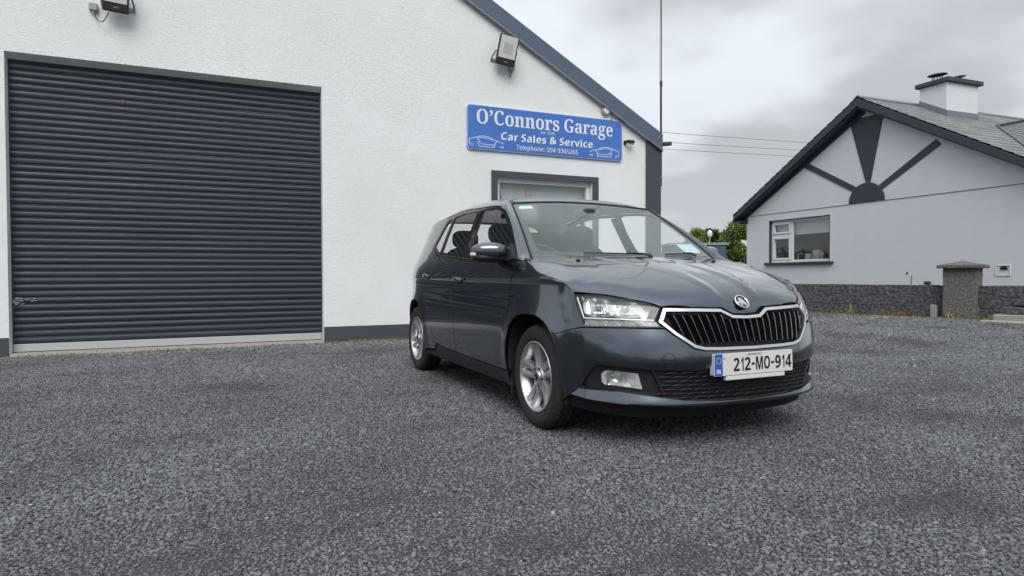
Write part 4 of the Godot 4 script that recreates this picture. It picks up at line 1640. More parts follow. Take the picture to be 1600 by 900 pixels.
func car_curves() -> void:
	tl = [0.0]
	for i in range(1, PLAN.size()):
		tl.append(tl[-1] + Vector2(PLAN[i][0], PLAN[i][1]).distance_to(Vector2(PLAN[i - 1][0], PLAN[i - 1][1])))
	var ua := []
	var ub := []
	var va := []
	var vb := []
	var vu := []
	for i in PLAN.size():
		if i <= CORNER:
			ua.append([tl[i], PLAN[i][0]])
			va.append([tl[i], PLAN[i][1]])
		if i >= CORNER:
			ub.append([tl[i], PLAN[i][0]])
			vb.append([tl[i], PLAN[i][1]])
			vu.append(PLAN[i])
	up_a = Crv.new(ua)
	up_b = Crv.new(ub)
	vp_a = Crv.new(va)
	vp_b = Crv.new(vb)
	v_of_u = Crv.new(vu)
	c_front = Crv.new([[0.15, 0.09], [0.20, 0.06], [0.25, 0.04], [0.28, 0.037], [0.40, 0.026], [0.435, 0.004], [0.45, 0.0005], [0.48, 0.003], [0.52, 0.010], [0.56, 0.020], [0.60, 0.032], [0.64, 0.045], [0.66, 0.053], [0.70, 0.077], [0.73, 0.098], [0.76, 0.13], [0.80, 0.19]])
	c_side = Crv.new([[0.15, 0.07], [0.20, 0.045], [0.30, 0.022], [0.40, 0.008], [0.50, 0.001], [0.56, 0], [0.64, 0.006], [0.72, 0.013], [0.80, 0.018], [0.835, 0.017], [0.858, 0.010], [0.88, 0.015], [0.95, 0.034], [0.98, 0.046], [1.05, 0.0785], [1.2, 0.147], [1.3, 0.1915], [1.38, 0.2276], [1.42, 0.255], [1.46, 0.32]])
	c_dlo_top = Crv.new([[1.5, 1.33], [1.70, 1.362], [1.88, 1.382], [2.2, 1.398], [2.57, 1.413], [2.92, 1.393], [3.2, 1.372], [3.6, 1.345]])
	c_roof = Crv.new([[1.6, 1.36], [1.74, 1.420], [1.8, 1.447], [1.88, 1.467], [2.0, 1.481], [2.2, 1.491], [2.35, 1.495], [2.6, 1.494], [3.0, 1.481], [3.4, 1.448], [3.7, 1.40]])
	g0 = Crv.new([[0.0, 0.0], [0.0133, 0.10], [0.0325, 0.195], [0.072, 0.30], [0.1467, 0.418], [0.253, 0.536], [0.36, 0.632], [0.52, 0.742], [0.68, 0.842], [0.84, 0.927], [1.0, 1.0]])
	g1 = Crv.new([[0.0, 0.0], [0.13, 0.28], [0.237, 0.43], [0.343, 0.54], [0.557, 0.715], [0.771, 0.865], [1.0, 1.0]])
	lead_u = Crv.new([[0.0, 0.062], [0.075, 0.066], [0.139, 0.085], [0.30, 0.108], [0.461, 0.150], [0.578, 0.244], [0.708, 0.366], [0.788, 0.441], [0.83, 0.50]])
	lead_h = Crv.new([[0.0, 0.672], [0.075, 0.675], [0.139, 0.708], [0.30, 0.7115], [0.461, 0.7175], [0.578, 0.754], [0.708, 0.782], [0.788, 0.785], [0.83, 0.785]])
	crease_v = Crv.new([[0.20, 0.47], [0.376, 0.59], [0.55, 0.665], [0.73, 0.69], [1.02, 0.70]])
	crease_h = Crv.new([[0.30, 0.79], [0.35, 0.807], [0.43, 0.834], [0.5, 0.861], [0.57, 0.884], [0.71, 0.917], [0.85, 0.946], [0.97, 0.970], [1.09, 0.991]])
	shut_h = Crv.new([[0.40, 0.783], [0.444, 0.800], [0.53, 0.843], [0.66, 0.872], [0.756, 0.892], [0.825, 0.917], [0.90, 0.950], [1.0, 0.968]])
	wf0 = tl[6] - 0.15
	wf1 = tl[9]
	ws0 = tl[4]
	ws1 = tl[8]


func flare(u: float, h: float) -> float:
	var c := 0.835 if u < 2.0 else 3.305
	var d := pow(pow(absf(u - c) / 0.335, 2.6) + pow(absf(h - 0.30) / 0.355, 2.6), 1.0 / 2.6)
	if d > 1.6:
		return 0.0
	var q := (d - 1.0) / 0.16
	return 0.014 * exp(-q * q)


func shell(t: float, h: float, out := 0.0) -> Vector3:
	var s := 1.0
	if t < 0.0:
		s = -1.0
		t = -t
	var a: bool = t < tl[CORNER]
	var u := up_a.f(t) if a else up_b.f(t)
	var v := vp_a.f(t) if a else vp_b.f(t)
	var w := 1.0 - ss(wf0, wf1, t)
	var k := ss(ws0, ws1, t)
	u += c_front.f(h) * w - out * w
	v += -c_side.f(h) * k + out * k
	if t > 0.9 and t < 4.6:
		v += flare(u, h)
	return Vector3(u, s * v, h)


func side(u: float, h: float, out := 0.0) -> Vector3:
	if u >= 0.62:
		return Vector3(u, v_of_u.f(u) - c_side.f(h) + flare(u, h) + out, h)
	var lo := 0.3
	var hi: float = tl[10]
	for i in 18:
		var m := (lo + hi) * 0.5
		if shell(m, h).x < u:
			lo = m
		else:
			hi = m
	return shell(hi, h, out)


func t_at(u: float, h: float) -> float:
	var lo := 0.0
	var hi: float = tl[12]
	for i in 24:
		var m := (lo + hi) * 0.5
		if shell(m, h).x < u:
			lo = m
		else:
			hi = m
	return hi


func hood_base(u: float, v: float) -> float:
	var lu := lead_u.f(v)
	var lh := lead_h.f(v)
	var p := clampf((u - lu) / (1.0 - lu), -0.05, 1.2)
	var m := clampf(v / 0.69, 0.0, 1.0)
	var gr := lerpf(g0.f(p), g1.f(p), pow(m, 1.4))
	var rear := 0.998 - 0.020 * pow(m, 1.4)
	return lh + (rear - lh) * gr


func hood(u: float, v: float) -> Vector3:
	var a := absf(v)
	var h := hood_base(u, a)
	# two ribs fan out from the badge to the screen and leave the middle a little proud
	var rib := lerpf(0.125, 0.36, clampf((u - 0.08) / 0.95, 0.0, 1.0))
	h += 0.006 * (1.0 - ss(rib - 0.010, rib + 0.024, a)) * ss(0.09, 0.25, u)
	var cv := crease_v.f(u)
	if a > cv and u > 0.2:
		var hc := minf(hood_base(u, cv), 2.0)
		if u > 0.42:
			var vs := side(maxf(u, 0.62), shut_h.f(u)).y if u > 0.62 else lerpf(0.788, 0.835, (u - 0.42) / 0.2)
			var f := clampf((a - cv) / maxf(vs - cv, 0.03), 0.0, 1.0)
			var target := hc + (shut_h.f(u) - hc) * pow(f, 1.0)
			h = lerpf(h, target, ss(0.42, 0.50, u))
	return Vector3(u, v, h)


func roof(u: float, w: float) -> Vector3:
	var he := c_dlo_top.f(u) + 0.004
	var ve := v_of_u.f(u) - c_side.f(he)
	var a := absf(w)
	var hc := c_roof.f(u)
	return Vector3(u, ve * w, hc - (hc - he) * (0.30 * a * a + 0.70 * pow(a, 9.0)))


func screen(s: float, q: float) -> Vector3:
	var s2 := s * s
	var b := Vector3(0.90 + 0.19 * s2, 0.715 * s, 0.957 + 0.028 * s2)
	var t := Vector3(1.742 - 0.067 * s2, 0.585 * s, 1.418 - 0.036 * s2)
	var p := b.lerp(t, q)
	var bulge := 0.014 * 4.0 * q * (1.0 - q)
	return p + Vector3(-bulge * 0.5, 0.0, bulge * 0.86)


func L(p: Vector3) -> Vector3:
	return Vector3(-p.y, p.z, -p.x)


# a skin: the outline (in the two numbers of `map`) filled with a fine grid, edges turned in as panel gaps
func skin(g: Geo, map: Callable, outline: Array, da: float, db: float, holes := [], gap := 0.0030, turn_in := 0.014) -> Geo:
	var poly := PackedVector2Array()
	for q in outline:
		poly.append(q if q is Vector2 else Vector2(q[0], q[1]))
	if gap > 0.0:
		var off := Geometry2D.offset_polygon(poly, -gap, Geometry2D.JOIN_MITER)
		if off.size():
			poly = off[0]
	var loops := [poly]
	for h in holes:
		var hp := PackedVector2Array()
		for q in h:
			hp.append(q if q is Vector2 else Vector2(q[0], q[1]))
		loops.append(hp)
	var lo := poly[0]
	var hi := poly[0]
	for q in poly:
		lo = Vector2(minf(lo.x, q.x), minf(lo.y, q.y))
		hi = Vector2(maxf(hi.x, q.x), maxf(hi.y, q.y))
	var o := Vector2(floorf(lo.x / da) * da - da * 0.37, floorf(lo.y / db) * db - db * 0.37)
	var edge := {}
	for lp in loops:
		for i in lp.size():
			var a: Vector2 = lp[i]
			var b: Vector2 = lp[(i + 1) % lp.size()]
			var steps := int(maxf(absf(b.x - a.x) / da, absf(b.y - a.y) / db) * 6.0) + 1
			for k in steps + 1:
				var q := a.lerp(b, float(k) / steps)
				var fx := (q.x - o.x) / da
				var fy := (q.y - o.y) / db
				for ex in [-0.12, 0.12]:
					for ey in [-0.12, 0.12]:
						edge[Vector2i(floori(fx + ex), floori(fy + ey))] = true
	var ids := {}
	var at := func(q: Vector2) -> int:
		var key := Vector2i(roundi(q.x * 20000.0), roundi(q.y * 20000.0))
		if ids.has(key):
			return ids[key]
		var pn := skin_point(map, q)
		var i := g.vert(pn[0], pn[1], q)
		ids[key] = i
		return i
	for ix in int((hi.x - o.x) / da) + 1:
		for iy in int((hi.y - o.y) / db) + 1:
			var x0 := o.x + ix * da
			var y0 := o.y + iy * db
			var cell := PackedVector2Array([Vector2(x0, y0), Vector2(x0 + da, y0), Vector2(x0 + da, y0 + db), Vector2(x0, y0 + db)])
			if not edge.has(Vector2i(ix, iy)):
				var c := Vector2(x0 + da * 0.5, y0 + db * 0.5)
				var inside := Geometry2D.is_point_in_polygon(c, poly)
				for k in range(1, loops.size()):
					if inside and Geometry2D.is_point_in_polygon(c, loops[k]):
						inside = false
				if inside:
					var a: int = at.call(cell[0])
					var b: int = at.call(cell[1])
					var cc: int = at.call(cell[2])
					var d: int = at.call(cell[3])
					g.face(a, b, cc)
					g.face(a, cc, d)
				continue
			var pieces: Array = Geometry2D.intersect_polygons(poly, cell)
			for k in range(1, loops.size()):
				var next := []
				for pc in pieces:
					next.append_array(Geometry2D.clip_polygons(pc, loops[k]))
				pieces = next
			for pc in pieces:
				var tr := Geometry2D.triangulate_polygon(pc)
				for k in range(0, tr.size(), 3):
					g.face(at.call(pc[tr[k]]), at.call(pc[tr[k + 1]]), at.call(pc[tr[k + 2]]))
	if turn_in > 0.0:
		for lp in loops:
			var pts := []
			for i in lp.size():
				var a: Vector2 = lp[i]
				var b: Vector2 = lp[(i + 1) % lp.size()]
				var steps := int(maxf(absf(b.x - a.x) / da, absf(b.y - a.y) / db)) + 1
				for k in steps:
					pts.append(a.lerp(b, float(k) / steps))
			var last := []
			var first := []
			for i in pts.size() + 1:
				var pn := skin_point(map, pts[i % pts.size()]) if i < pts.size() else first
				if i == 0:
					first = pn
				if i > 0:
					g.quad(last[0], pn[0], pn[0] - pn[1] * turn_in, last[0] - last[1] * turn_in)
				last = pn
	return g


func skin_point(map: Callable, q: Vector2) -> Array:
	var e := 0.0012
	var p := L(map.call(q.x, q.y))
	var a := L(map.call(q.x + e, q.y)) - p
	var b := L(map.call(q.x, q.y + e)) - p
	var n := a.cross(b).normalized()
	var mid := Vector3(0, 0.62, clampf(p.z, -3.2, -0.9))
	if n.dot(p - mid) < 0.0:
		n = -n
	return [p, n]


func mirrored(g: Geo) -> Geo:
	var o := Geo.new()
	for i in g.v.size():
		o.v.append(Vector3(-g.v[i].x, g.v[i].y, g.v[i].z))
		o.n.append(Vector3(-g.n[i].x, g.n[i].y, g.n[i].z))
	o.uv = g.uv
	for i in range(0, g.idx.size(), 3):
		o.idx.append_array([g.idx[i], g.idx[i + 2], g.idx[i + 1]])
	return o


func both(called: String, g: Geo, m: Material, car: Node) -> Array:
	return [part(called, g, m, car), part(called, mirrored(g), m, car)]


func both_sub(called: String, g: Geo, m: Material, parents: Array) -> void:
	part(called, g, m, parents[0])
	part(called, mirrored(g), m, parents[1])


func arch(c: float, a0: float, a1: float, n: int, grow := 0.0) -> Array:
	var o := []
	for i in n + 1:
		var a := deg_to_rad(lerpf(a0, a1, float(i) / n))
		var cx := cos(a)
		var sy := sin(a)
		o.append(Vector2(c + signf(cx) * pow(absf(cx), 0.77) * (0.325 + grow), 0.30 + signf(sy) * pow(absf(sy), 0.77) * (0.355 + grow)))
	return o


func sym(half: Array) -> Array:
	# closes a right-hand half outline (starting and ending on the centre line) with its mirror image
	var o := half.duplicate()
	for i in range(half.size() - 2, 0, -1):
		o.append(Vector2(-half[i].x, half[i].y))
	return o


func build_car() -> void:
	car_curves()
	var car := thing("parked_car", "dark grey five door hatchback parked on the gravel in front of the garage", "car", Vector3(-1.656, 0, 6.671))
	var paint: Material = mats["car_paint"]
	var g: Geo
	var side_map := side
	var d2 := 0.026

	# --- wings
	var shut := [Vector2(0.444, 0.800), Vector2(0.485, 0.823), Vector2(0.53, 0.843), Vector2(0.66, 0.872), Vector2(0.756, 0.892), Vector2(0.825, 0.917), Vector2(0.90, 0.950)]
	var o := [Vector2(0.353, 0.615), Vector2(0.400, 0.70), Vector2(0.441, 0.780)]
	o.append_array(shut)
	o.append_array([Vector2(0.935, 0.970), Vector2(1.015, 0.962), Vector2(1.06, 0.91), Vector2(1.107, 0.855), Vector2(1.134, 0.795), Vector2(1.146, 0.72), Vector2(1.152, 0.55), Vector2(1.170, 0.32), Vector2(1.172, 0.24)])
	o.append_array(arch(0.835, -8.0, 128.0, 26))
	o.append_array([Vector2(0.543, 0.567), Vector2(0.439, 0.597)])
	# the arch point nearest the bumper split is replaced by the split itself
	o = _drop_near(o, Vector2(0.543, 0.567), 0.05)
	var wings := both("front_wing", skin(Geo.new(), side_map, o, d2, d2), paint, car)
	# --- doors
	o = [Vector2(1.015, 0.962), Vector2(1.06, 0.91), Vector2(1.107, 0.855), Vector2(1.134, 0.795), Vector2(1.146, 0.72), Vector2(1.152, 0.55), Vector2(1.170, 0.32), Vector2(1.185, 0.285), Vector2(1.9, 0.292), Vector2(2.145, 0.298), Vector2(2.165, 0.55), Vector2(2.185, 0.75), Vector2(2.182, 0.86), Vector2(2.17, 0.925), Vector2(2.10, 1.000), Vector2(1.796, 0.983), Vector2(1.183, 0.968)]
	var fdoors := both("front_door", skin(Geo.new(), side_map, o, d2, d2), paint, car)
	o = [Vector2(2.145, 0.298), Vector2(2.165, 0.55), Vector2(2.185, 0.75), Vector2(2.182, 0.86), Vector2(2.17, 0.925), Vector2(2.10, 1.000), Vector2(2.559, 1.031), Vector2(2.849, 1.052), Vector2(2.95, 1.02), Vector2(3.01, 0.955), Vector2(3.02, 0.88), Vector2(2.985, 0.68), Vector2(2.93, 0.575), Vector2(2.84, 0.49), Vector2(2.76, 0.42), Vector2(2.70, 0.345), Vector2(2.665, 0.318), Vector2(2.4, 0.303)]
	var rdoors := both("rear_door", skin(Geo.new(), side_map, o, d2, d2), paint, car)
	# --- rear quarter with the rear pillar
	o = [Vector2(2.849, 1.052), Vector2(2.95, 1.02), Vector2(3.01, 0.955), Vector2(3.02, 0.88), Vector2(2.985, 0.68), Vector2(2.93, 0.575), Vector2(2.84, 0.49), Vector2(2.76, 0.42), Vector2(2.70, 0.345), Vector2(2.665, 0.318), Vector2(2.72, 0.26), Vector2(2.97, 0.24)]
	o.append_array(arch(3.305, 186.0, -8.0, 30))
	o.append_array([Vector2(3.74, 0.25), Vector2(3.79, 0.60), Vector2(3.775, 0.95), Vector2(3.70, 1.15), Vector2(3.60, 1.349), Vector2(3.2, 1.376), Vector2(2.93, 1.394), Vector2(2.975, 1.294), Vector2(3.045, 1.125)])
	var quarters := both("rear_quarter", skin(Geo.new(), side_map, o, d2, d2), paint, car)
	# --- sills
	o = [Vector2(1.14, 0.19), Vector2(1.175, 0.283), Vector2(1.9, 0.290), Vector2(2.66, 0.312), Vector2(2.72, 0.25), Vector2(2.95, 0.23), Vector2(2.97, 0.19)]
	both("sill", skin(Geo.new(), func(u, h): return side(u, h, -0.004), o, 0.05, 0.025), mats["car_black"], car)

	# --- side windows: dark frame with glass let in
	var dlo := [Vector2(1.045, 0.969), Vector2(1.13, 1.018), Vector2(1.218, 1.078), Vector2(1.396, 1.199), Vector2(1.547, 1.288), Vector2(1.651, 1.337), Vector2(1.76, 1.366), Vector2(1.884, 1.381), Vector2(2.2, 1.397), Vector2(2.571, 1.412), Vector2(2.80, 1.404), Vector2(2.925, 1.390), Vector2(2.985, 1.294), Vector2(3.05, 1.125), Vector2(2.849, 1.050), Vector2(2.559, 1.031), Vector2(2.1, 1.0), Vector2(1.796, 0.983), Vector2(1.183, 0.970)]
	var wf := [Vector2(1.36, 0.985), Vector2(1.30, 1.092), Vector2(1.43, 1.182), Vector2(1.565, 1.264), Vector2(1.66, 1.314), Vector2(1.745, 1.342), Vector2(1.86, 1.357), Vector2(2.063, 1.372), Vector2(2.135, 1.36), Vector2(2.13, 1.226), Vector2(2.085, 1.09), Vector2(2.022, 1.016), Vector2(1.796, 1.0)]
	var wr := [Vector2(2.215, 1.372), Vector2(2.50, 1.387), Vector2(2.75, 1.372), Vector2(2.735, 1.22), Vector2(2.70, 1.072), Vector2(2.157, 1.030), Vector2(2.195, 1.16)]
	var wq := [Vector2(2.805, 1.366), Vector2(2.893, 1.352), Vector2(2.945, 1.28), Vector2(3.005, 1.138), Vector2(2.80, 1.072), Vector2(2.765, 1.08), Vector2(2.79, 1.22)]
	var frames := both("window_frame", skin(Geo.new(), func(u, h): return side(u, h, -0.002), dlo, 0.03, 0.03, [wf, wr, wq], 0.001, 0.012), mats["gloss_black"], car)
	var inset := func(u, h): return Vector3(u, 0.8592 - 0.007 * (u - 2.0) * (u - 2.0) - (0.046 + 0.466 * (h - 0.98) - 0.03 * (h - 0.98) * (h - 0.98)) - 0.011, h)
	var k := 0
	for q in [wf, wr, wq]:
		both(["front_door_glass", "rear_door_glass", "quarter_glass"][k], skin(Geo.new(), inset, q, 0.05, 0.05, [], -0.004, 0.0), mats["pane"], car)
		k += 1
	# thin bright weather strip under the glass
	g = Geo.new()
	var pts := []
	for u in [1.19, 1.5, 1.796, 2.1]:
		pts.append(L(side(u, [0.974, 0.979, 0.988, 1.005][[1.19, 1.5, 1.796, 2.1].find(u)], 0.004)))
	g.tube(pts, 0.006, 6)
	pts = []
	for q in [Vector2(2.12, 1.008), Vector2(2.559, 1.036), Vector2(2.845, 1.055)]:
		pts.append(L(side(q.x, q.y, 0.004)))
	g.tube(pts, 0.006, 6)
	both_sub("weather_strip", g, mats["car_black"], frames)

	# --- bonnet
	var half := [Vector2(0.062, 0.0), Vector2(0.066, 0.075), Vector2(0.085, 0.139), Vector2(0.108, 0.30), Vector2(0.150, 0.461), Vector2(0.244, 0.578), Vector2(0.366, 0.708), Vector2(0.441, 0.785)]
	for q in shut.slice(1):
		half.append(Vector2(q.x, side(maxf(q.x, 0.62), q.y).y - 0.002 if q.x > 0.62 else lerpf(0.788, 0.835, (q.x - 0.42) / 0.2) - 0.002))
	half.append_array([Vector2(0.955, 0.79), Vector2(1.05, 0.72), Vector2(1.045, 0.60), Vector2(1.025, 0.40), Vector2(1.01, 0.2), Vector2(1.005, 0.0)])
	var full := half.duplicate()
	for i in range(half.size() - 2, 0, -1):
		full.append(Vector2(half[i].x, -half[i].y))
	var bonnet := part("bonnet", skin(Geo.new(), hood, full, 0.0185, 0.0185, [], 0.0025, 0.016), paint, car)
	for s in [-1.0, 1.0]:
		g = Geo.new()
		var c := L(hood(0.872, 0.513 * s)) + Vector3(0, 0.004, 0)
		g.blob(c, Vector3(0.014, 0.008, 0.010), 0.8, 6, 10)
		part("washer_jet", g, mats["car_black"], bonnet)
	# cowl below the screen
	g = Geo.new()
	var rows := []
	for i in 3:
		var row := []
		for j in 25:
			var s := -1.0 + 2.0 * j / 24.0
			var p := screen(s, 0.055)
			row.append(L([Vector3(0.90 + 0.10 * s * s, 0.76 * s, 0.925), Vector3(0.99 + 0.10 * s * s, 0.75 * s, 0.945), p + Vector3(0, 0, 0.002)][i]))
		rows.append(row)
	g.grid(rows, Vector3.UP)
	part("cowl", g, mats["car_black"], car)

	# --- windscreen, its seal and sticker
	var sq := []
	for i in 13:
		sq.append(Vector2(-1.0 + 2.0 * i / 12.0, 0.0))
	for i in 13:
		sq.append(Vector2(1.0 - 2.0 * i / 12.0, 1.0))
	var ws := part("windscreen", skin(Geo.new(), screen, sq, 0.06, 0.06, [], 0.0, 0.0), mats["screen_pane"], car)
	g = Geo.new()
	pts = []
	for i in 20:
		pts.append(L(screen(1.0, i / 19.0)) + Vector3(0, 0.003, 0))
	for i in 25:
		pts.append(L(screen(1.0 - 2.0 * i / 24.0, 1.0)) + Vector3(0, 0.003, 0))
	for i in 20:
		pts.append(L(screen(-1.0, 1.0 - i / 19.0)) + Vector3(0, 0.003, 0))
	g.tube(pts, 0.006, 6)
	part("seal", g, mats["car_black"], ws)
	var under := func(s, q): return screen(s, q) + Vector3(0.004, 0, -0.006)
	part("sticker", skin(Geo.new(), under, [Vector2(0.73, 0.885), Vector2(0.93, 0.885), Vector2(0.93, 0.955), Vector2(0.73, 0.955)], 0.05, 0.05, [], 0.0, 0.0), mats["sticker"], ws)
	part("tax_disc", skin(Geo.new(), under, [Vector2(-0.93, 0.13), Vector2(-0.66, 0.13), Vector2(-0.66, 0.27), Vector2(-0.93, 0.27)], 0.05, 0.05, [], 0.0, 0.0), mats["sticker"], ws)
	var border := [Vector2(-1, 0), Vector2(1, 0), Vector2(1, 1), Vector2(-1, 1)]
	var clear := rounded(-0.93, 0.12, 0.93, 0.955, 0.06)
	part("shade_band", skin(Geo.new(), func(s, q): return screen(s, q) + Vector3(0.003, 0, -0.0035), border, 0.08, 0.08, [clear], 0.002, 0.0), mats["car_black"], ws)
	for q in [[0.55, -0.12, 0.55], [-0.30, -0.72, 0.52]]:
		g = Geo.new()
		pts = []
		for i in 9:
			var f := i / 8.0
			pts.append(L(screen(lerpf(q[0], q[1], f), 0.085 + 0.006 * sin(PI * f))) + Vector3(0, 0.010, 0.0))
		g.tube(pts, 0.0048, 6)
		var arm := part("wiper_blade", g, mats["car_black"], car)
		g = Geo.new()
		g.tube([pts[5] + Vector3(0, 0.006, 0), pts[7] + Vector3(0, 0.004, 0.008), L(screen(q[1] + 0.02, 0.06)) + Vector3(0, 0.006, 0.02)], [0.004, 0.005, 0.009], 6)
		part("wiper_arm", g, mats["car_black"], arm)

	# --- roof and the pillars either side of the screen
	half = [Vector2(1.744, 0.0), Vector2(1.738, 0.35), Vector2(1.722, 0.65), Vector2(1.690, 0.90), Vector2(1.705, 1.0), Vector2(3.60, 1.0), Vector2(3.64, 0.6), Vector2(3.66, 0.0)]
	full = half.duplicate()
	for i in range(half.size() - 2, 0, -1):
		full.append(Vector2(half[i].x, -half[i].y))
	part("roof", skin(Geo.new(), roof, full, 0.05, 0.04, [], 0.0, 0.01), paint, car)
	g = Geo.new()
	g.tube([L(Vector3(3.16, 0, 1.44)), L(Vector3(3.19, 0, 1.475))], [0.035, 0.018], 12)
	g.tube([L(Vector3(3.19, 0, 1.47)), L(Vector3(3.27, 0, 1.70))], [0.009, 0.004], 8)
	part("aerial", g, mats["car_black"], car)
	g = Geo.new()
	rows = []
	var door_line := Crv.new([[0.0, 0.985], [0.18, 1.115], [0.40, 1.30], [0.65, 1.47], [0.85, 1.615], [1.0, 1.735]])
	var door_h := Crv.new([[0.9, 0.960], [1.045, 0.972], [1.13, 1.020], [1.218, 1.080], [1.396, 1.201], [1.547, 1.290], [1.651, 1.339], [1.76, 1.368]])
	for i in 23:
		var f := i / 22.0
		var du := door_line.f(f)
		var a := side(du, door_h.f(du))
		var b := screen(1.0, lerpf(-0.04, 1.0, f))
		var row := []
		for j in 10:
			var w := j / 9.0
			var p := a.lerp(b, w)
			var bulge := 0.016 * sin(PI * pow(w, 0.85)) * (1.0 - 0.35 * f)
			row.append(L(p + Vector3(-bulge * 0.45, bulge * 0.75, bulge * 0.5)))
		rows.append(row)
	g.grid(rows, Vector3(-1, 0.4, 0.5))
	both("front_pillar", g, paint, car)

	# --- nose: bumper skin round the grille
	var grille_half := [Vector2(0.0, 0.503), Vector2(0.20, 0.505), Vector2(0.30, 0.509), Vector2(0.353, 0.522), Vector2(0.44, 0.584), Vector2(0.510, 0.648), Vector2(0.464, 0.714), Vector2(0.30, 0.711), Vector2(0.150, 0.706), Vector2(0.088, 0.674), Vector2(0.0, 0.670)]
	half = [Vector2(0.0, 0.402), Vector2(0.30, 0.404), Vector2(0.545, 0.412), Vector2(0.70, 0.424), Vector2(0.838, 0.431), Vector2(0.880, 0.375), Vector2(0.925, 0.322), Vector2(0.99, 0.268)]
	var split := []
	for q in arch(0.835, 187.0, 122.0, 12):
		split.append(Vector2(t_at(q.x, q.y), q.y))
	half.append_array(split)
	half.append_array([Vector2(t_at(0.543, 0.567), 0.567), Vector2(1.003, 0.597), Vector2(0.904, 0.612), Vector2(0.67, 0.615), Vector2(0.482, 0.612)])
	half.append_array([Vector2(0.44, 0.580), Vector2(0.353, 0.518), Vector2(0.30, 0.505), Vector2(0.20, 0.501), Vector2(0.0, 0.499)])
	var cap_c := Vector2(0.48, 0.466)
	# below the grille the skin is one ring of two halves that meet on the centre line
	full = sym(half)
	var bumper := part("front_bumper", skin(Geo.new(), shell, full, 0.022, 0.0185, [], 0.002, 0.014), paint, car)
	g = Geo.new()
	pts = []
	for i in 24:
		var a := TAU * i / 24.0
		pts.append(L(shell(cap_c.x + 0.030 * cos(a), cap_c.y + 0.030 * sin(a), 0.0005)))
	g.tube(pts, 0.0018, 5, false, true)
	part("tow_cap_seam", g, mats["car_dark"], bumper)
	# chrome surround
	var outer := sym(grille_half)
	var inner: Array = Array(Geometry2D.offset_polygon(PackedVector2Array(outer), -0.0155, Geometry2D.JOIN_MITER)[0])
	var grille := Node3D.new()
	grille.name = "grille"
	car.add_child(grille, true)
	part("chrome_surround", skin(Geo.new(), func(t, h): return shell(t, h, 0.010), outer, 0.022, 0.0185, [inner], 0.001, 0.022), mats["satin_chrome"], grille)
	part("back_mesh", skin(Geo.new(), func(t, h): return shell(t, h, -0.045), outer, 0.05, 0.05, [], 0.0, 0.0), mats["car_dark"], grille)
	# upright slats, raked outwards like fins
	for i in 20:
		var f := (i + 0.5) / 20.0 * 2.0 - 1.0
		var tb := f * 0.372
		var tt := f * 0.452
		g = Geo.new()
		var lines := []
		for j in 9:
			var w := j / 8.0
			# slats bow: the foot leans in, the head leans out
			var t := lerpf(tb, tt, 0.15 + 0.85 * pow(w, 0.8) if absf(f) > 0.0 else w)
			var h := lerpf(0.516, 0.70, w)
			if not Geometry2D.is_point_in_polygon(Vector2(t, h), PackedVector2Array(inner)):
				continue
			lines.append([t, h])
		if lines.size() < 2:
			continue
		var r0 := []
		var r1 := []
		var r2 := []
		for q in lines:
			r0.append(L(shell(q[0] - 0.0075, q[1], -0.035)))
			r1.append(L(shell(q[0] + 0.001, q[1], 0.002)))
			r2.append(L(shell(q[0] + 0.0085, q[1], -0.035)))
		g.grid([r0, r1], Vector3(-0.4, 0, 1))
		g.grid([r1, r2], Vector3(0.4, 0, 1))
		part("slat", g, mats["gloss_black"], grille)
		g = Geo.new()
		g.tube(r1, 0.0024, 5)
		part("slat_trim", g, mats["slat_edge"], grille)
	# badge: ring and a winged arrow
	var bp := L(hood(0.090, 0.0))
	var bn: Vector3 = skin_point(hood, Vector2(0.098, 0.0))[1]
	var bz := (bn + Vector3(0, 0.15, 0.25)).normalized()
	var bx := Vector3.RIGHT
	var by := bz.cross(bx).normalized()
	var badge := Node3D.new()
	badge.name = "badge"
	car.add_child(badge, true)
	badge.transform = Transform3D(Basis(bx, by, bz), bp + bz * 0.004)
	g = Geo.new()
	g.tube([Vector3(0, 0, -0.01), Vector3(0, 0, 0.004)], 0.040, 32)
	part("badge_disc", g, mats["gloss_black"], badge)
	g = Geo.new()
	pts = []
	for i in 32:
		var a := TAU * i / 32.0
		pts.append(Vector3(cos(a) * 0.0385, sin(a) * 0.0385, 0.005))
	g.tube(pts, 0.0045, 8, false, true)
	part("badge_ring", g, mats["chrome"], badge)
	g = Geo.new()
	g.prism(PackedVector2Array([Vector2(-0.028, -0.006), Vector2(-0.020, 0.006), Vector2(-0.013, 0.004), Vector2(-0.018, 0.016), Vector2(-0.008, 0.027), Vector2(0.006, 0.026), Vector2(0.001, 0.019), Vector2(0.016, 0.017), Vector2(0.010, 0.010), Vector2(0.022, 0.006), Vector2(0.016, 0.0), Vector2(0.026, -0.008), Vector2(0.020, -0.012), Vector2(0.024, -0.020), Vector2(0.014, -0.026), Vector2(0.006, -0.016), Vector2(-0.002, -0.014), Vector2(-0.004, -0.026), Vector2(-0.013, -0.025), Vector2(-0.014, -0.012), Vector2(-0.024, -0.012)]), 0.004, 0.007, 0.001)
	part("badge_emblem", g, mats["chrome"], badge)

	# --- black lower intake with its mesh, fog lamps and the painted lip
	half = [Vector2(0.0, 0.406), Vector2(0.30, 0.408), Vector2(0.545, 0.416), Vector2(0.70, 0.428), Vector2(0.838, 0.435), Vector2(0.885, 0.378), Vector2(0.930, 0.318), Vector2(0.70, 0.29), Vector2(0.54, 0.272), Vector2(0.40, 0.256), Vector2(0.2, 0.244), Vector2(0.0, 0.240)]
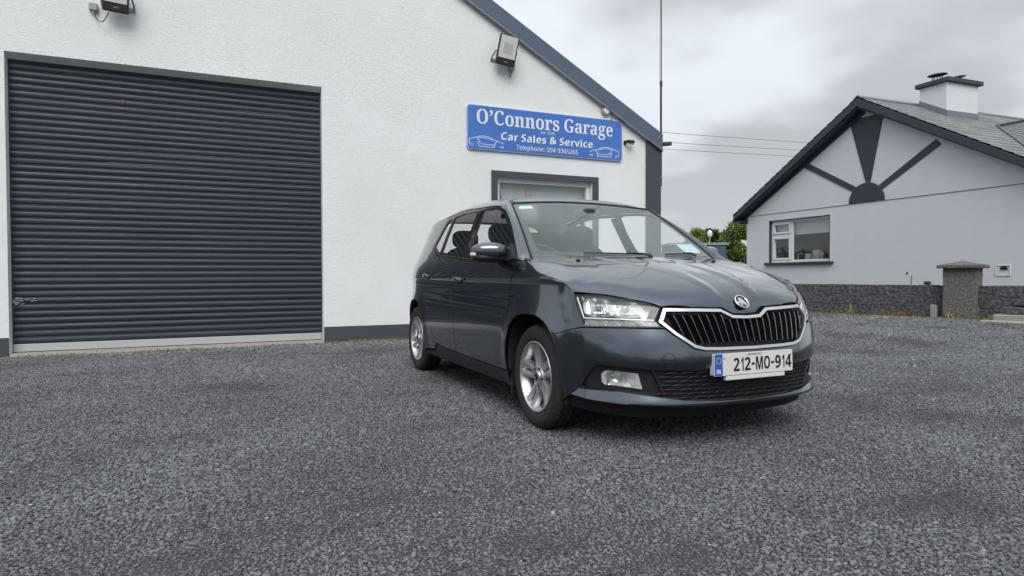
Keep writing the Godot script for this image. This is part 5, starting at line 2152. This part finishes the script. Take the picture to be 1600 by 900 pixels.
	var fog := [Vector2(0.612, 0.393), Vector2(0.70, 0.400), Vector2(0.785, 0.402), Vector2(0.806, 0.385), Vector2(0.806, 0.345), Vector2(0.790, 0.329), Vector2(0.68, 0.322), Vector2(0.585, 0.314)]
	var fog_l := []
	for q in fog:
		fog_l.append(Vector2(-q.x, q.y))
	var intake := part("lower_intake", skin(Geo.new(), func(t, h): return shell(t, h, -0.016), sym(half), 0.03, 0.025, [fog, fog_l], 0.0, 0.02), mats["car_black"], car)
	g = Geo.new()
	for row in 7:
		var h := 0.268 + row * 0.0205
		for i in 13:
			var t := -0.50 + (i + (0.5 if row % 2 else 0.0)) * 0.0785
			if absf(t) > 0.50 - 0.05 * (h - 0.26) / 0.14 * -1.0 or (h < 0.275 and absf(t) > 0.40):
				continue
			g.tube([L(shell(t - 0.034, h, -0.010)), L(shell(t - 0.020, h + 0.006, -0.004)), L(shell(t + 0.020, h + 0.006, -0.004)), L(shell(t + 0.034, h, -0.010))], 0.0038, 5)
	part("intake_mesh", g, mats["car_black"], intake)
	g = Geo.new()
	for s in [-1.0, 1.0]:
		g.tube([L(shell(s * 0.545, 0.412, -0.008)), L(shell(s * 0.505, 0.34, -0.006)), L(shell(s * 0.482, 0.275, -0.006))], 0.007, 6)
		g.tube([L(shell(s * 0.482, 0.272, -0.006)), L(shell(s * 0.25, 0.252, -0.004)), L(shell(0, 0.248, -0.004))], 0.006, 6)
	part("mesh_border", g, mats["car_black"], intake)
	half = [Vector2(0.0, 0.248), Vector2(0.2, 0.252), Vector2(0.40, 0.264), Vector2(0.54, 0.281), Vector2(0.70, 0.299), Vector2(0.85, 0.313), Vector2(0.922, 0.319), Vector2(0.995, 0.265), Vector2(0.85, 0.252), Vector2(0.70, 0.243), Vector2(0.454, 0.234), Vector2(0.2, 0.230), Vector2(0.0, 0.229)]
	part("front_lip", skin(Geo.new(), func(t, h): return shell(t, h, 0.002 + 0.46 * clampf(0.302 - h, 0.0, 0.06) + 0.004 * ss(0.3, 0.7, absf(t))), sym(half), 0.03, 0.012, [], 0.0, 0.03), paint, car)
	half = [Vector2(0.0, 0.235), Vector2(0.45, 0.238), Vector2(0.85, 0.255), Vector2(1.0, 0.262), Vector2(1.09, 0.25), Vector2(1.07, 0.185), Vector2(0.6, 0.165), Vector2(0.0, 0.16)]
	part("undertray", skin(Geo.new(), func(t, h): return shell(t, h, -0.03), sym(half), 0.06, 0.03, [], 0.0, 0.0), mats["car_dark"], car)
	for s in [1.0, -1.0]:
		var lamp := Node3D.new()
		lamp.name = "fog_lamp"
		car.add_child(lamp, true)
		var fl: Array = fog if s > 0 else fog_l
		part("reflector", skin(Geo.new(), func(t, h): return shell(t, h, -0.062 + 0.045 * minf(1.0, pow((t * s - 0.70) / 0.085, 2.0) + pow((h - 0.362) / 0.045, 2.0)) + (0.012 if t * s > 0.775 or t * s < 0.625 else 0.0)), fl, 0.02, 0.02, [], 0.001, -0.03), mats["lamp_silver"], lamp)
		g = Geo.new()
		for q in [[0.735, 0.372, 0.010], [0.70, 0.360, 0.008]]:
			g.blob(L(shell(q[0] * s, q[1], -0.035)), Vector3(q[2], q[2] * 1.2, q[2]), 0.8, 8, 12)
		for q in [0.66, 0.68]:
			g.tube([L(shell(q * s, 0.386, -0.040)), L(shell(q * s, 0.345, -0.030))], 0.003, 5)
		g.tube([L(shell(0.765 * s, 0.395, -0.025)), L(shell(0.768 * s, 0.335, -0.025))], 0.008, 6)
		part("bulb", g, mats["lamp_grey"], lamp)
		part("cover", skin(Geo.new(), func(t, h): return shell(t, h, -0.010), fl, 0.04, 0.04, [], 0.0, 0.0), mats["clear_cover"], lamp)

	# --- headlamps
	var hl := [Vector2(0.478, 0.618), Vector2(0.520, 0.652), Vector2(0.472, 0.713), Vector2(0.53, 0.731), Vector2(0.602, 0.750), Vector2(0.70, 0.766), Vector2(0.787, 0.774), Vector2(0.957, 0.776), Vector2(0.93, 0.69), Vector2(0.906, 0.616), Vector2(0.67, 0.619)]
	for s in [1.0, -1.0]:
		var lamp := Node3D.new()
		lamp.name = "headlight"
		car.add_child(lamp, true)
		var ol := []
		for q in hl:
			ol.append(Vector2(q.x * s, q.y))
		# bowl behind the cover, its walls drawn back from the outline
		part("housing", skin(Geo.new(), func(t, h): return shell(t, h, -0.075), ol, 0.03, 0.03, [], -0.002, -0.07), mats["lamp_grey"], lamp)
		for q in [[0.800, 0.712, 0.105, 0.047], [0.628, 0.703, 0.078, 0.038]]:
			var rr := []
			for i in 9:
				var f := i / 8.0
				var row := []
				for j in 25:
					var a := TAU * j / 24.0
					var cc := cos(a)
					var sn := sin(a)
					var sqr := 1.0 / pow(pow(absf(cc), 3.0) + pow(absf(sn), 3.0), 1.0 / 3.0)
					row.append(L(shell((q[0] + q[2] * f * cc * sqr) * s, q[1] + q[3] * f * sn * sqr, -0.070 + 0.052 * f * f)))
				rr.append(row)
			g = Geo.new()
			g.grid(rr, Vector3(-0.5 * s, 0, 1))
			part("reflector", g, mats["lamp_reflector"], lamp)
			# facets of the bowl and the bulb shield
			g = Geo.new()
			for j in 7:
				var x: float = q[0] + q[2] * (-0.55 + 0.19 * j)
				var y: float = q[1] - q[3] * (0.30 + 0.05 * (j % 2))
				g.tube([L(shell(x * s, y - q[3] * 0.25, -0.045)), L(shell((x + 0.004) * s, y + q[3] * 0.22, -0.055))], 0.0055, 5)
			for j in 5:
				var x: float = q[0] + q[2] * (0.62 + 0.07 * j)
				g.tube([L(shell(x * s, q[1] - q[3] * 0.7, -0.030)), L(shell((x + 0.006) * s, q[1] + q[3] * 0.6, -0.036))], 0.0035, 5)
			part("reflector_fluting", g, mats["chrome"], lamp)
			g = Geo.new()
			g.blob(L(shell(q[0] * s, q[1] + 0.004, -0.045)), Vector3(0.022, 0.016, 0.02), 0.9, 8, 14)
			part("bulb_shield", g, mats["lamp_grey"], lamp)
		# day light bar along the bottom and the bright outline above it
		var bar := []
		for q in [Vector2(0.487, 0.623), Vector2(0.515, 0.647), Vector2(0.67, 0.651), Vector2(0.897, 0.654), Vector2(0.906, 0.622), Vector2(0.67, 0.623)]:
			bar.append(Vector2(q.x * s, q.y))
		var tex_bar := part("light_bar", skin(Geo.new(), func(t, h): return shell(t, h, -0.018 + 0.003 * sin(t * 90.0) + 0.002 * sin(t * 233.0 + h * 300.0)), bar, 0.010, 0.010, [], 0.0, 0.02), mats["bar_lens"], lamp)
		g = Geo.new()
		g.tube([L(shell(0.515 * s, 0.653, -0.010)), L(shell(0.60 * s, 0.655, -0.010)), L(shell(0.70 * s, 0.657, -0.010)), L(shell(0.80 * s, 0.658, -0.010)), L(shell(0.902 * s, 0.660, -0.010)), L(shell(0.922 * s, 0.71, -0.010)), L(shell(0.942 * s, 0.762, -0.010))], 0.0042, 6)
		part("bright_outline", g, mats["chrome"], tex_bar) if false else part("bright_outline", g, mats["sign_white"], lamp)
		g = Geo.new()
		pts = []
		for q in ol:
			pts.append(L(shell(q.x, q.y, -0.004)))
		g.tube(pts, 0.0045, 5, false, true)
		part("rim_seal", g, mats["car_black"], lamp)
		part("cover", skin(Geo.new(), func(t, h): return shell(t, h, -0.002), ol, 0.03, 0.03, [], 0.0025, 0.0), mats["clear_cover"], lamp)

	# --- number plate
	var pl := Node3D.new()
	pl.name = "number_plate"
	car.add_child(pl, true)
	pl.position = L(Vector3(-0.004, 0.0, 0.4345))
	pl.rotation.x = -0.03
	g = Geo.new()
	g.prism(rounded(-0.258, -0.053, 0.258, 0.053, 0.006, 3), -0.03, -0.002, 0.001)
	g.box(Vector3(-0.185, -0.079, -0.02), Vector3(0.205, -0.058, 0.002), 0.002)
	part("holder", g, mats["plate_white"], pl)
	g = Geo.new()
	g.prism(rounded(-0.26, -0.055, 0.26, 0.055, 0.006, 4), -0.002, 0.003, 0.0008)
	part("plate_face", g, mats["plate_white"], pl)
	g = Geo.new()
	g.prism(rounded(-0.258, -0.053, -0.208, 0.053, 0.005, 3), 0.003, 0.0036)
	part("blue_band", g, mats["plate_blue"], pl)
	g = Geo.new()
	for i in 12:
		var a := TAU * i / 12.0
		var star := PackedVector2Array()
		for j in 10:
			var r := 0.0032 if j % 2 == 0 else 0.0014
			star.append(Vector2(-0.233 + 0.0145 * cos(a) + r * sin(TAU * j / 10.0), 0.020 + 0.0145 * sin(a) + r * cos(TAU * j / 10.0)))
		g.prism(star, 0.0036, 0.0041, 0.0, false)
	part("stars", g, mats["plate_yellow"], pl)
	var bold := font(["Droid Sans"], 700)
	var sans := font(["Droid Sans"], 400)
	text(pl, "country_text", "IRL", bold, mats["sign_white"], Vector2(-0.248, -0.042), Vector2(-0.218, -0.022), 0.0042, 0.001)
	var plate_font := font(["Droid Sans"], 700)
	var x := -0.142
	for ch in [["2", 0.046], ["1", 0.026], ["2", 0.046], ["-", 0.028], ["M", 0.054], ["O", 0.048], ["-", 0.028], ["9", 0.046], ["1", 0.026], ["4", 0.048]]:
		var lo := Vector2(x + 0.004, -0.036)
		var hi := Vector2(x + (ch[1] as float) - 0.004, 0.030)
		if ch[0] == "-":
			lo.y = -0.010
			hi.y = 0.001
		elif ch[0] == "1":
			lo.x = x + 0.006
		text(pl, "plate_character", ch[0], plate_font, mats["plate_ink"], lo, hi, 0.0036, 0.0012)
		x += ch[1]
	text(pl, "county_text", "MAIGH EO", sans, mats["plate_ink"], Vector2(-0.045, 0.040), Vector2(0.045, 0.048), 0.0036, 0.001)
	for s in [Vector2(-0.196, 0.032), Vector2(0.246, 0.032)]:
		g = Geo.new()
		g.blob(Vector3(s.x, s.y, 0.004), Vector3(0.0055, 0.0055, 0.003), 1.0, 5, 10)
		part("plate_screw", g, mats["galvanised"], pl)

	# --- mirrors
	for s in [1.0, -1.0]:
		var mi := Node3D.new()
		mi.name = "door_mirror"
		car.add_child(mi, true)
		mi.position = L(Vector3(1.36, 0.885 * s, 1.028))
		mi.rotation.y = -0.42 * s
		g = Geo.new()
		var shape := func(p: Vector3) -> Vector3:
			var f: float = (-p.x * s + 0.12) / 0.24
			p.y *= 0.80 + 0.22 * sin(PI * clampf(f, 0.0, 1.0))
			p.z *= 0.75 + 0.35 * clampf(1.0 - f, 0.0, 1.0)
			return p
		g.blob(Vector3.ZERO, Vector3(0.122, 0.060, 0.085), 0.72, 18, 28, shape)
		part("shell", g, paint, mi)
		g = Geo.new()
		g.blob(Vector3(0.004 * s, -0.036, -0.006), Vector3(0.118, 0.032, 0.080), 0.75, 12, 24)
		part("lower_shell", g, mats["car_black"], mi)
		g = Geo.new()
		g.blob(Vector3(-0.098 * s, -0.018, 0.040), Vector3(0.024, 0.013, 0.022), 0.7, 8, 12)
		part("indicator", g, mats["amber"], mi)
		g = Geo.new()
		g.box(Vector3(-0.10, -0.045, -0.078), Vector3(0.10, 0.045, -0.070), 0.003)
		part("mirror_glass", g, mats["chrome"], mi)
		g = Geo.new()
		g.tube([Vector3(0.07 * s, -0.035, 0.0), Vector3(0.12 * s, -0.045, 0.005), Vector3(0.155 * s, -0.040, 0.02)], [0.030, 0.026, 0.030], 10)
		part("stalk", g, mats["car_black"], mi)
	var sail := [Vector2(1.085, 0.978), Vector2(1.15, 1.022), Vector2(1.235, 1.078), Vector2(1.285, 1.085), Vector2(1.345, 0.985), Vector2(1.30, 0.976)]
	both("sail_panel", skin(Geo.new(), func(u, h): return side(u, h, 0.004), sail, 0.03, 0.03, [], 0.001, 0.008), mats["car_black"], car)

	# --- door handles
	for q in [[2.045, 0.842, fdoors], [2.86, 0.866, rdoors]]:
		g = Geo.new()
		var a := L(side(q[0] + 0.085, q[1] + 0.006, 0.0))
		var b := L(side(q[0] - 0.085, q[1], 0.0))
		var outw := Vector3(-1, 0, 0)
		var path := []
		for i in 9:
			var f := i / 8.0
			path.append(a.lerp(b, f) + outw * (0.030 * pow(sin(PI * clampf(f, 0.06, 0.94)), 0.5)) + Vector3(0, 0.006 * sin(PI * f), 0))
		g.tube(path, [0.010, 0.013, 0.015, 0.016, 0.016, 0.016, 0.015, 0.013, 0.010], 8)
		both_sub("handle", g, paint, q[2])
		g = Geo.new()
		g.blob(a.lerp(b, 0.5) - outw * 0.001, Vector3(0.006, 0.026, 0.075), 1.0, 8, 16)
		both_sub("handle_recess", g, mats["car_dark"], q[2])

	# --- wheels
	var w0 := make_wheel(car)
	for q in [[0.835, 1.0], [3.305, 1.0], [0.835, -1.0], [3.305, -1.0]]:
		var w: Node3D = w0
		if q != [0.835, 1.0]:
			w = w0.duplicate()
			var n := 0
			for c in car.get_children():
				if String(c.name).begins_with("wheel"):
					n += 1
			w.name = "wheel_%03d" % n
			car.add_child(w, true)
		w.position = L(Vector3(q[0], 0.815 * q[1], 0.298))
		w.rotation = Vector3(0, PI if q[1] > 0 else 0.0, 0)
		if q[0] > 2.0:
			w.rotate_object_local(Vector3.RIGHT, 0.45)
	# wheel houses and the dark under-structure
	for q in [[0.835, 1.0], [3.305, 1.0], [0.835, -1.0], [3.305, -1.0]]:
		g = Geo.new()
		var prof := []
		rows = []
		for v in [0.845, 0.80, 0.60, 0.50]:
			var row := []
			for p in arch(q[0], -12.0, 192.0, 28, 0.004 if v > 0.84 else 0.0):
				var vv: float = minf(v, side(p.x, p.y).y - 0.008) if v > 0.84 else v
				row.append(L(Vector3(p.x, vv * q[1], p.y)))
			rows.append(row)
		g.grid(rows, Vector3(0, -1, 0))
		var cap: Array = rows[3]
		for i in range(1, cap.size() - 1):
			g.tri(cap[0], cap[i], cap[i + 1], Vector3(-q[1], 0, 0))
		part("wheel_arch_liner", g, mats["car_dark"], car)
	for q in [1.0, -1.0]:
		g = Geo.new()
		g.box(L(Vector3(1.175, 0.80 * q, 0.10)) - Vector3(0.02 if q < 0 else 0.0, 0, 0.004), L(Vector3(1.165, 0.64 * q, 0.32)) + Vector3(0.0, 0, 0.004)) if false else g.box(Vector3(minf(-0.82 * q, -0.64 * q), 0.115, -1.172), Vector3(maxf(-0.82 * q, -0.64 * q), 0.33, -1.160), 0.003)
		part("mud_flap", g, mats["car_black"], car)
	g = Geo.new()
	g.box(Vector3(-0.74, 0.17, -2.96), Vector3(0.74, 0.27, -1.16))
	g.box(Vector3(-0.52, 0.19, -3.75), Vector3(0.52, 0.40, -2.96))
	g.box(Vector3(-0.52, 0.19, -1.16), Vector3(0.52, 0.62, -0.22))
	g.box(Vector3(-0.70, 0.60, -1.10), Vector3(0.70, 0.70, -0.55))
	part("underbody", g, mats["car_dark"], car)
	build_car_cabin(car)

	# --- tail
	g = Geo.new()
	var tl_lo: float = tl[16] + 0.30
	var rect := [Vector2(4.37, 0.25), Vector2(5.17, 0.25), Vector2(5.17, 0.62), Vector2(4.39, 0.62)]
	skin(g, shell, rect, 0.05, 0.05, [], 0.0, 0.0)
	var gm := mirrored(g)
	part("rear_bumper", _join(g, gm), paint, car)
	g = Geo.new()
	rows = []
	for i in 15:
		var f := i / 14.0
		var row := []
		for j in 33:
			var s := -1.0 + 2.0 * j / 32.0
			var lo := shell(4.39 + 0.78 * (1.0 - absf(s)), 0.62)
			var md := shell(4.37 + 0.80 * (1.0 - absf(s)), 0.95)
			var hi := roof(3.60 + 0.06 * (1.0 - s * s), absf(s))
			var p := lo.lerp(md, f / 0.4) if f < 0.4 else md.lerp(hi, (f - 0.4) / 0.6)
			p.y *= signf(s) if s != 0.0 else 0.0
			row.append(L(p))
		rows.append(row)
	g.grid(rows.slice(0, 7), Vector3(0, 0, -1))
	var gate := part("tailgate", g, paint, car)
	g = Geo.new()
	g.grid(rows.slice(6, 15), Vector3(0, 0.4, -1))
	part("rear_window", g, mats["pane"], gate)
	for s in [1.0, -1.0]:
		g = Geo.new()
		var ol := [Vector2(4.50, 0.72), Vector2(4.72, 0.72), Vector2(4.72, 0.92), Vector2(4.50, 0.93), Vector2(4.47, 0.82)]
		skin(g, func(t, h): return shell(t, h, 0.006), ol, 0.05, 0.05, [], 0.0, 0.02)
		part("tail_light", g if s > 0 else mirrored(g), mats["tail_red"], car)


func _drop_near(o: Array, p: Vector2, r: float) -> Array:
	var out := []
	for q in o:
		if q == p or (q as Vector2).distance_to(p) > r:
			out.append(q)
	return out


func _join(a: Geo, b: Geo) -> Geo:
	var n := a.v.size()
	a.v.append_array(b.v)
	a.n.append_array(b.n)
	a.uv.append_array(b.uv)
	for i in b.idx:
		a.idx.append(i + n)
	return a


func make_wheel(car: Node) -> Node3D:
	# axle along x, outer face towards +x
	var w := Node3D.new()
	w.name = "wheel"
	car.add_child(w, true)
	var g := Geo.new()
	var segs := 168
	var prof := [Vector2(0.196, -0.155), Vector2(0.232, -0.170), Vector2(0.268, -0.165), Vector2(0.288, -0.152), Vector2(0.297, -0.132), Vector2(0.3, -0.115), Vector2(0.3, -0.1135), Vector2(0.292, -0.112), Vector2(0.292, -0.105), Vector2(0.3, -0.1035), Vector2(0.301, -0.085), Vector2(0.301, -0.0815), Vector2(0.293, -0.080), Vector2(0.293, -0.072), Vector2(0.301, -0.0705), Vector2(0.301, -0.050), Vector2(0.3, -0.0485), Vector2(0.292, -0.047), Vector2(0.292, -0.040), Vector2(0.3, -0.0385), Vector2(0.298, -0.022), Vector2(0.289, -0.005), Vector2(0.276, 0.006), Vector2(0.262, 0.011), Vector2(0.2615, 0.0125), Vector2(0.255, 0.0130), Vector2(0.250, 0.012), Vector2(0.232, 0.013), Vector2(0.214, 0.008), Vector2(0.203, -0.001), Vector2(0.198, -0.008)]
	var rows := []
	for i in prof.size():
		var p: Vector2 = prof[i]
		var row := []
		for k in segs + 1:
			var a := TAU * k / segs
			var r := p.x
			# sipes and shoulder blocks
			if p.x > 0.285 and p.x > 0.2935:
				var ph := fposmod(k + (1.5 if p.y > -0.06 else 0.0) + p.y * 40.0, 3.0)
				if (p.y > -0.04 or p.y < -0.115) and ph < 1.0:
					r -= 0.0065
				elif ph < 0.5:
					r -= 0.004
			row.append(Vector3(p.y, r * cos(a), r * sin(a)))
		row[segs] = row[0]
		rows.append(row)
	g.grid(rows, Vector3.ZERO)
	# normals away from the middle of the tyre's section
	for i in g.v.size():
		var q := g.v[i]
		var c := Vector3(0, q.y, q.z).normalized() * 0.235 + Vector3(-0.075, 0, 0)
		if g.n[i].dot(q - c) < 0.0:
			g.n[i] = -g.n[i]
	for i in range(0, g.idx.size(), 3):
		var f := (g.v[g.idx[i + 1]] - g.v[g.idx[i]]).cross(g.v[g.idx[i + 2]] - g.v[g.idx[i]])
		if f.dot(g.n[g.idx[i]]) > 0.0:
			var s := g.idx[i + 1]
			g.idx[i + 1] = g.idx[i + 2]
			g.idx[i + 2] = s
	part("tyre", g, mats["tyre_rubber"], w)
	g = Geo.new()
	g.lathe_x([Vector2(0.199, -0.004), Vector2(0.2035, 0.001), Vector2(0.2035, 0.006), Vector2(0.199, 0.008), Vector2(0.194, 0.004), Vector2(0.189, -0.006), Vector2(0.184, -0.020), Vector2(0.176, -0.040), Vector2(0.172, -0.075), Vector2(0.176, -0.12), Vector2(0.19, -0.15)], 72)
	# five pairs of spokes, each pair forking from the hub
	for k in 5:
		var base := TAU * k / 5.0 + 0.16
		for s in [-1.0, 1.0]:
			var pts := []
			for i in 7:
				var f := i / 6.0
				var r := lerpf(0.034, 0.188, f)
				var off: float = s * lerpf(0.013, 0.032, pow(f, 0.9)) / maxf(r, 0.03)
				off = clampf(off, -0.36, 0.36)
				pts.append([r, base + off, lerpf(-0.014, -0.003, f * f) - 0.012 * sin(PI * f), lerpf(0.0135, 0.0205, f)])
			var strips := [[], [], [], [], []]
			for q in pts:
				var rd := Vector3(0, cos(q[1]), sin(q[1]))
				var tg := Vector3(0, -sin(q[1]), cos(q[1]))
				var c: Vector3 = rd * q[0] + Vector3(q[2], 0, 0)
				var hw: float = q[3]
				(strips[0] as Array).append(c - tg * (hw + 0.004) + Vector3(-0.030, 0, 0))
				(strips[1] as Array).append(c - tg * hw)
				(strips[2] as Array).append(c + tg * 0.002 * s + Vector3(0.0025, 0, 0))
				(strips[3] as Array).append(c + tg * hw)
				(strips[4] as Array).append(c + tg * (hw + 0.004) + Vector3(-0.030, 0, 0))
			var mid := base
			var tgm := Vector3(0, -sin(mid), cos(mid))
			g.grid([strips[0], strips[1]], -tgm + Vector3(0.3, 0, 0))
			g.grid([strips[1], strips[2]], Vector3(1, 0, 0))
			g.grid([strips[2], strips[3]], Vector3(1, 0, 0))
			g.grid([strips[3], strips[4]], tgm + Vector3(0.3, 0, 0))
	g.lathe_x([Vector2(0.058, -0.06), Vector2(0.060, -0.020), Vector2(0.056, -0.013), Vector2(0.046, -0.012), Vector2(0.036, -0.016), Vector2(0.034, -0.018)], 40)
	var rim := part("rim", g, mats["alloy"], w)
	g = Geo.new()
	g.lathe_x([Vector2(0.036, -0.03), Vector2(0.035, -0.008), Vector2(0.030, -0.004), Vector2(0.0, -0.003)], 32)
	part("hub_cap", g, mats["alloy"], w)
	g = Geo.new()
	g.lathe_x([Vector2(0.024, -0.006), Vector2(0.022, -0.002), Vector2(0.0, -0.0018)], 24)
	part("hub_emblem", g, mats["gloss_black"], w)
	for k in 5:
		var a := TAU * (k + 0.5) / 5.0 + 0.16
		g = Geo.new()
		g.tube([Vector3(-0.05, cos(a) * 0.050, sin(a) * 0.050), Vector3(-0.010, cos(a) * 0.050, sin(a) * 0.050)], 0.0095, 10)
		part("wheel_bolt", g, mats["dark_metal"], w)
	g = Geo.new()
	g.lathe_x([Vector2(0.128, -0.085), Vector2(0.130, -0.080), Vector2(0.130, -0.066), Vector2(0.128, -0.062), Vector2(0.075, -0.062), Vector2(0.07, -0.05), Vector2(0.0, -0.05)], 48)
	part("brake_disc", g, mats["brake_disc"], w)
	g = Geo.new()
	g.lathe_x([Vector2(0.19, -0.15), Vector2(0.12, -0.13), Vector2(0.0, -0.12)], 40)
	part("backing_plate", g, mats["car_dark"], w)
	return w


func build_car_cabin(car: Node) -> void:
	var g := Geo.new()
	# dashboard
	var rows := []
	for i in 8:
		var row := []
		for j in 21:
			var s := -1.0 + 2.0 * j / 20.0
			var p: Vector2 = [Vector2(1.02, 0.945), Vector2(1.15, 0.965), Vector2(1.30, 0.965), Vector2(1.42, 0.955), Vector2(1.48, 0.93), Vector2(1.47, 0.86), Vector2(1.42, 0.75), Vector2(1.40, 0.45)][i]
			row.append(L(Vector3(p.x + 0.06 * s * s * (1.0 if i < 3 else 0.0), 0.72 * s, p.y - 0.02 * s * s)))
		rows.append(row)
	g.grid(rows, Vector3(0, 1, -0.4))
	part("dashboard", g, mats["dash"], car)
	g = Geo.new()
	g.blob(L(Vector3(1.40, 0.36, 0.975)), Vector3(0.20, 0.045, 0.10), 0.8, 10, 18)
	part("instrument_hood", g, mats["dash"], car)
	# steering wheel on the right hand side
	var sw := Node3D.new()
	sw.name = "steering_wheel"
	car.add_child(sw, true)
	sw.position = L(Vector3(1.63, 0.36, 0.93))
	sw.rotation.x = -0.45
	g = Geo.new()
	var pts := []
	for i in 36:
		var a := TAU * i / 36.0
		pts.append(Vector3(cos(a) * 0.18, sin(a) * 0.18, 0))
	g.tube(pts, 0.015, 8, false, true)
	part("rim", g, mats["dash"], sw)
	g = Geo.new()
	g.blob(Vector3.ZERO, Vector3(0.075, 0.055, 0.03), 0.8, 8, 16)
	for a in [0.0, PI, -PI / 2]:
		g.tube([Vector3(cos(a) * 0.05, sin(a) * 0.05, 0), Vector3(cos(a) * 0.175, sin(a) * 0.175, 0)], 0.015, 6)
	part("hub", g, mats["dash"], sw)
	# seats
	for q in [[1.95, 0.36, 0.50], [1.95, -0.36, 0.50], [2.85, 0.36, 0.48], [2.85, -0.36, 0.48]]:
		var st := Node3D.new()
		st.name = "seat"
		car.add_child(st, true)
		st.position = L(Vector3(q[0], q[1], 0.0))
		g = Geo.new()
		g.blob(Vector3(0, 0.50, 0.0), Vector3(0.25, 0.10, 0.27), 0.6, 10, 20)
		part("cushion", g, mats["seat_cloth"], st)
		g = Geo.new()
		g.xf = Transform3D(Basis(Vector3.RIGHT, -0.28), Vector3(0, 0.82, -0.30))
		g.blob(Vector3.ZERO, Vector3(0.24, 0.33, 0.075), 0.6, 12, 20)
		part("backrest", g, mats["seat_cloth"], st)
		g = Geo.new()
		g.blob(Vector3(0, 1.215, -0.40), Vector3(0.13, 0.085, 0.05), 0.7, 10, 16)
		g.tube([Vector3(-0.06, 1.08, -0.37), Vector3(-0.06, 1.2, -0.40)], 0.007, 6)
		g.tube([Vector3(0.06, 1.08, -0.37), Vector3(0.06, 1.2, -0.40)], 0.007, 6)
		part("headrest", g, mats["seat_cloth"], st)
	g = Geo.new()
	g.blob(L(Vector3(1.66, -0.02, 1.33)), Vector3(0.12, 0.035, 0.02), 0.7, 8, 16)
	g.blob(L(Vector3(1.60, 0.0, 1.345)), Vector3(0.05, 0.02, 0.03), 0.8, 8, 12)
	part("rear_view_mirror", g, mats["dash"], car)
	# inner door skins, floor, headlining, luggage shelf
	for s in [1.0, -1.0]:
		g = Geo.new()
		rows = []
		for h in [0.26, 0.55, 0.80, 0.93, 0.975]:
			var row := []
			for i in 22:
				var u := 1.16 + 1.95 * i / 21.0
				var top := 0.962 + maxf(0.0, u - 1.7) * 0.06
				row.append(L(Vector3(u, (v_of_u.f(u) - c_side.f(minf(h, top)) - 0.055) * s, minf(h, top))))
			rows.append(row)
		g.grid(rows, Vector3(s, 0, 0))
		part("door_trim", g, mats["dash"], car)
		g = Geo.new()
		rows = []
		for h in [0.98, 1.12, 1.25, 1.36]:
			var row := []
			for i in 3:
				var u: float = [2.05, 2.11, 2.19][i] + (h - 0.98) * 0.18
				row.append(L(Vector3(u, (v_of_u.f(u) - c_side.f(h) - 0.03) * s, h)))
			rows.append(row)
		g.grid(rows, Vector3(s, 0, 0))
		part("pillar_trim", g, mats["dash"], car)
	g = Geo.new()
	g.box(Vector3(-0.78, 0.27, -3.0), Vector3(0.78, 0.30, -1.1))
	g.box(Vector3(-0.70, 0.60, -3.72), Vector3(0.70, 0.86, -3.02), 0.02)
	part("cabin_floor", g, mats["seat_cloth"], car)
	g = Geo.new()
	rows = []
	for i in 10:
		var u := 1.78 + 1.75 * i / 9.0
		var row := []
		for j in 13:
			var w := -1.0 + 2.0 * j / 12.0
			var p := roof(u, absf(w) * 0.97)
			p.y *= signf(w) if w != 0.0 else 0.0
			row.append(L(p - Vector3(0, 0, 0.022)))
		rows.append(row)
	g.grid(rows, Vector3.DOWN)
	part("headlining", g, mats["lamp_grey"], car)
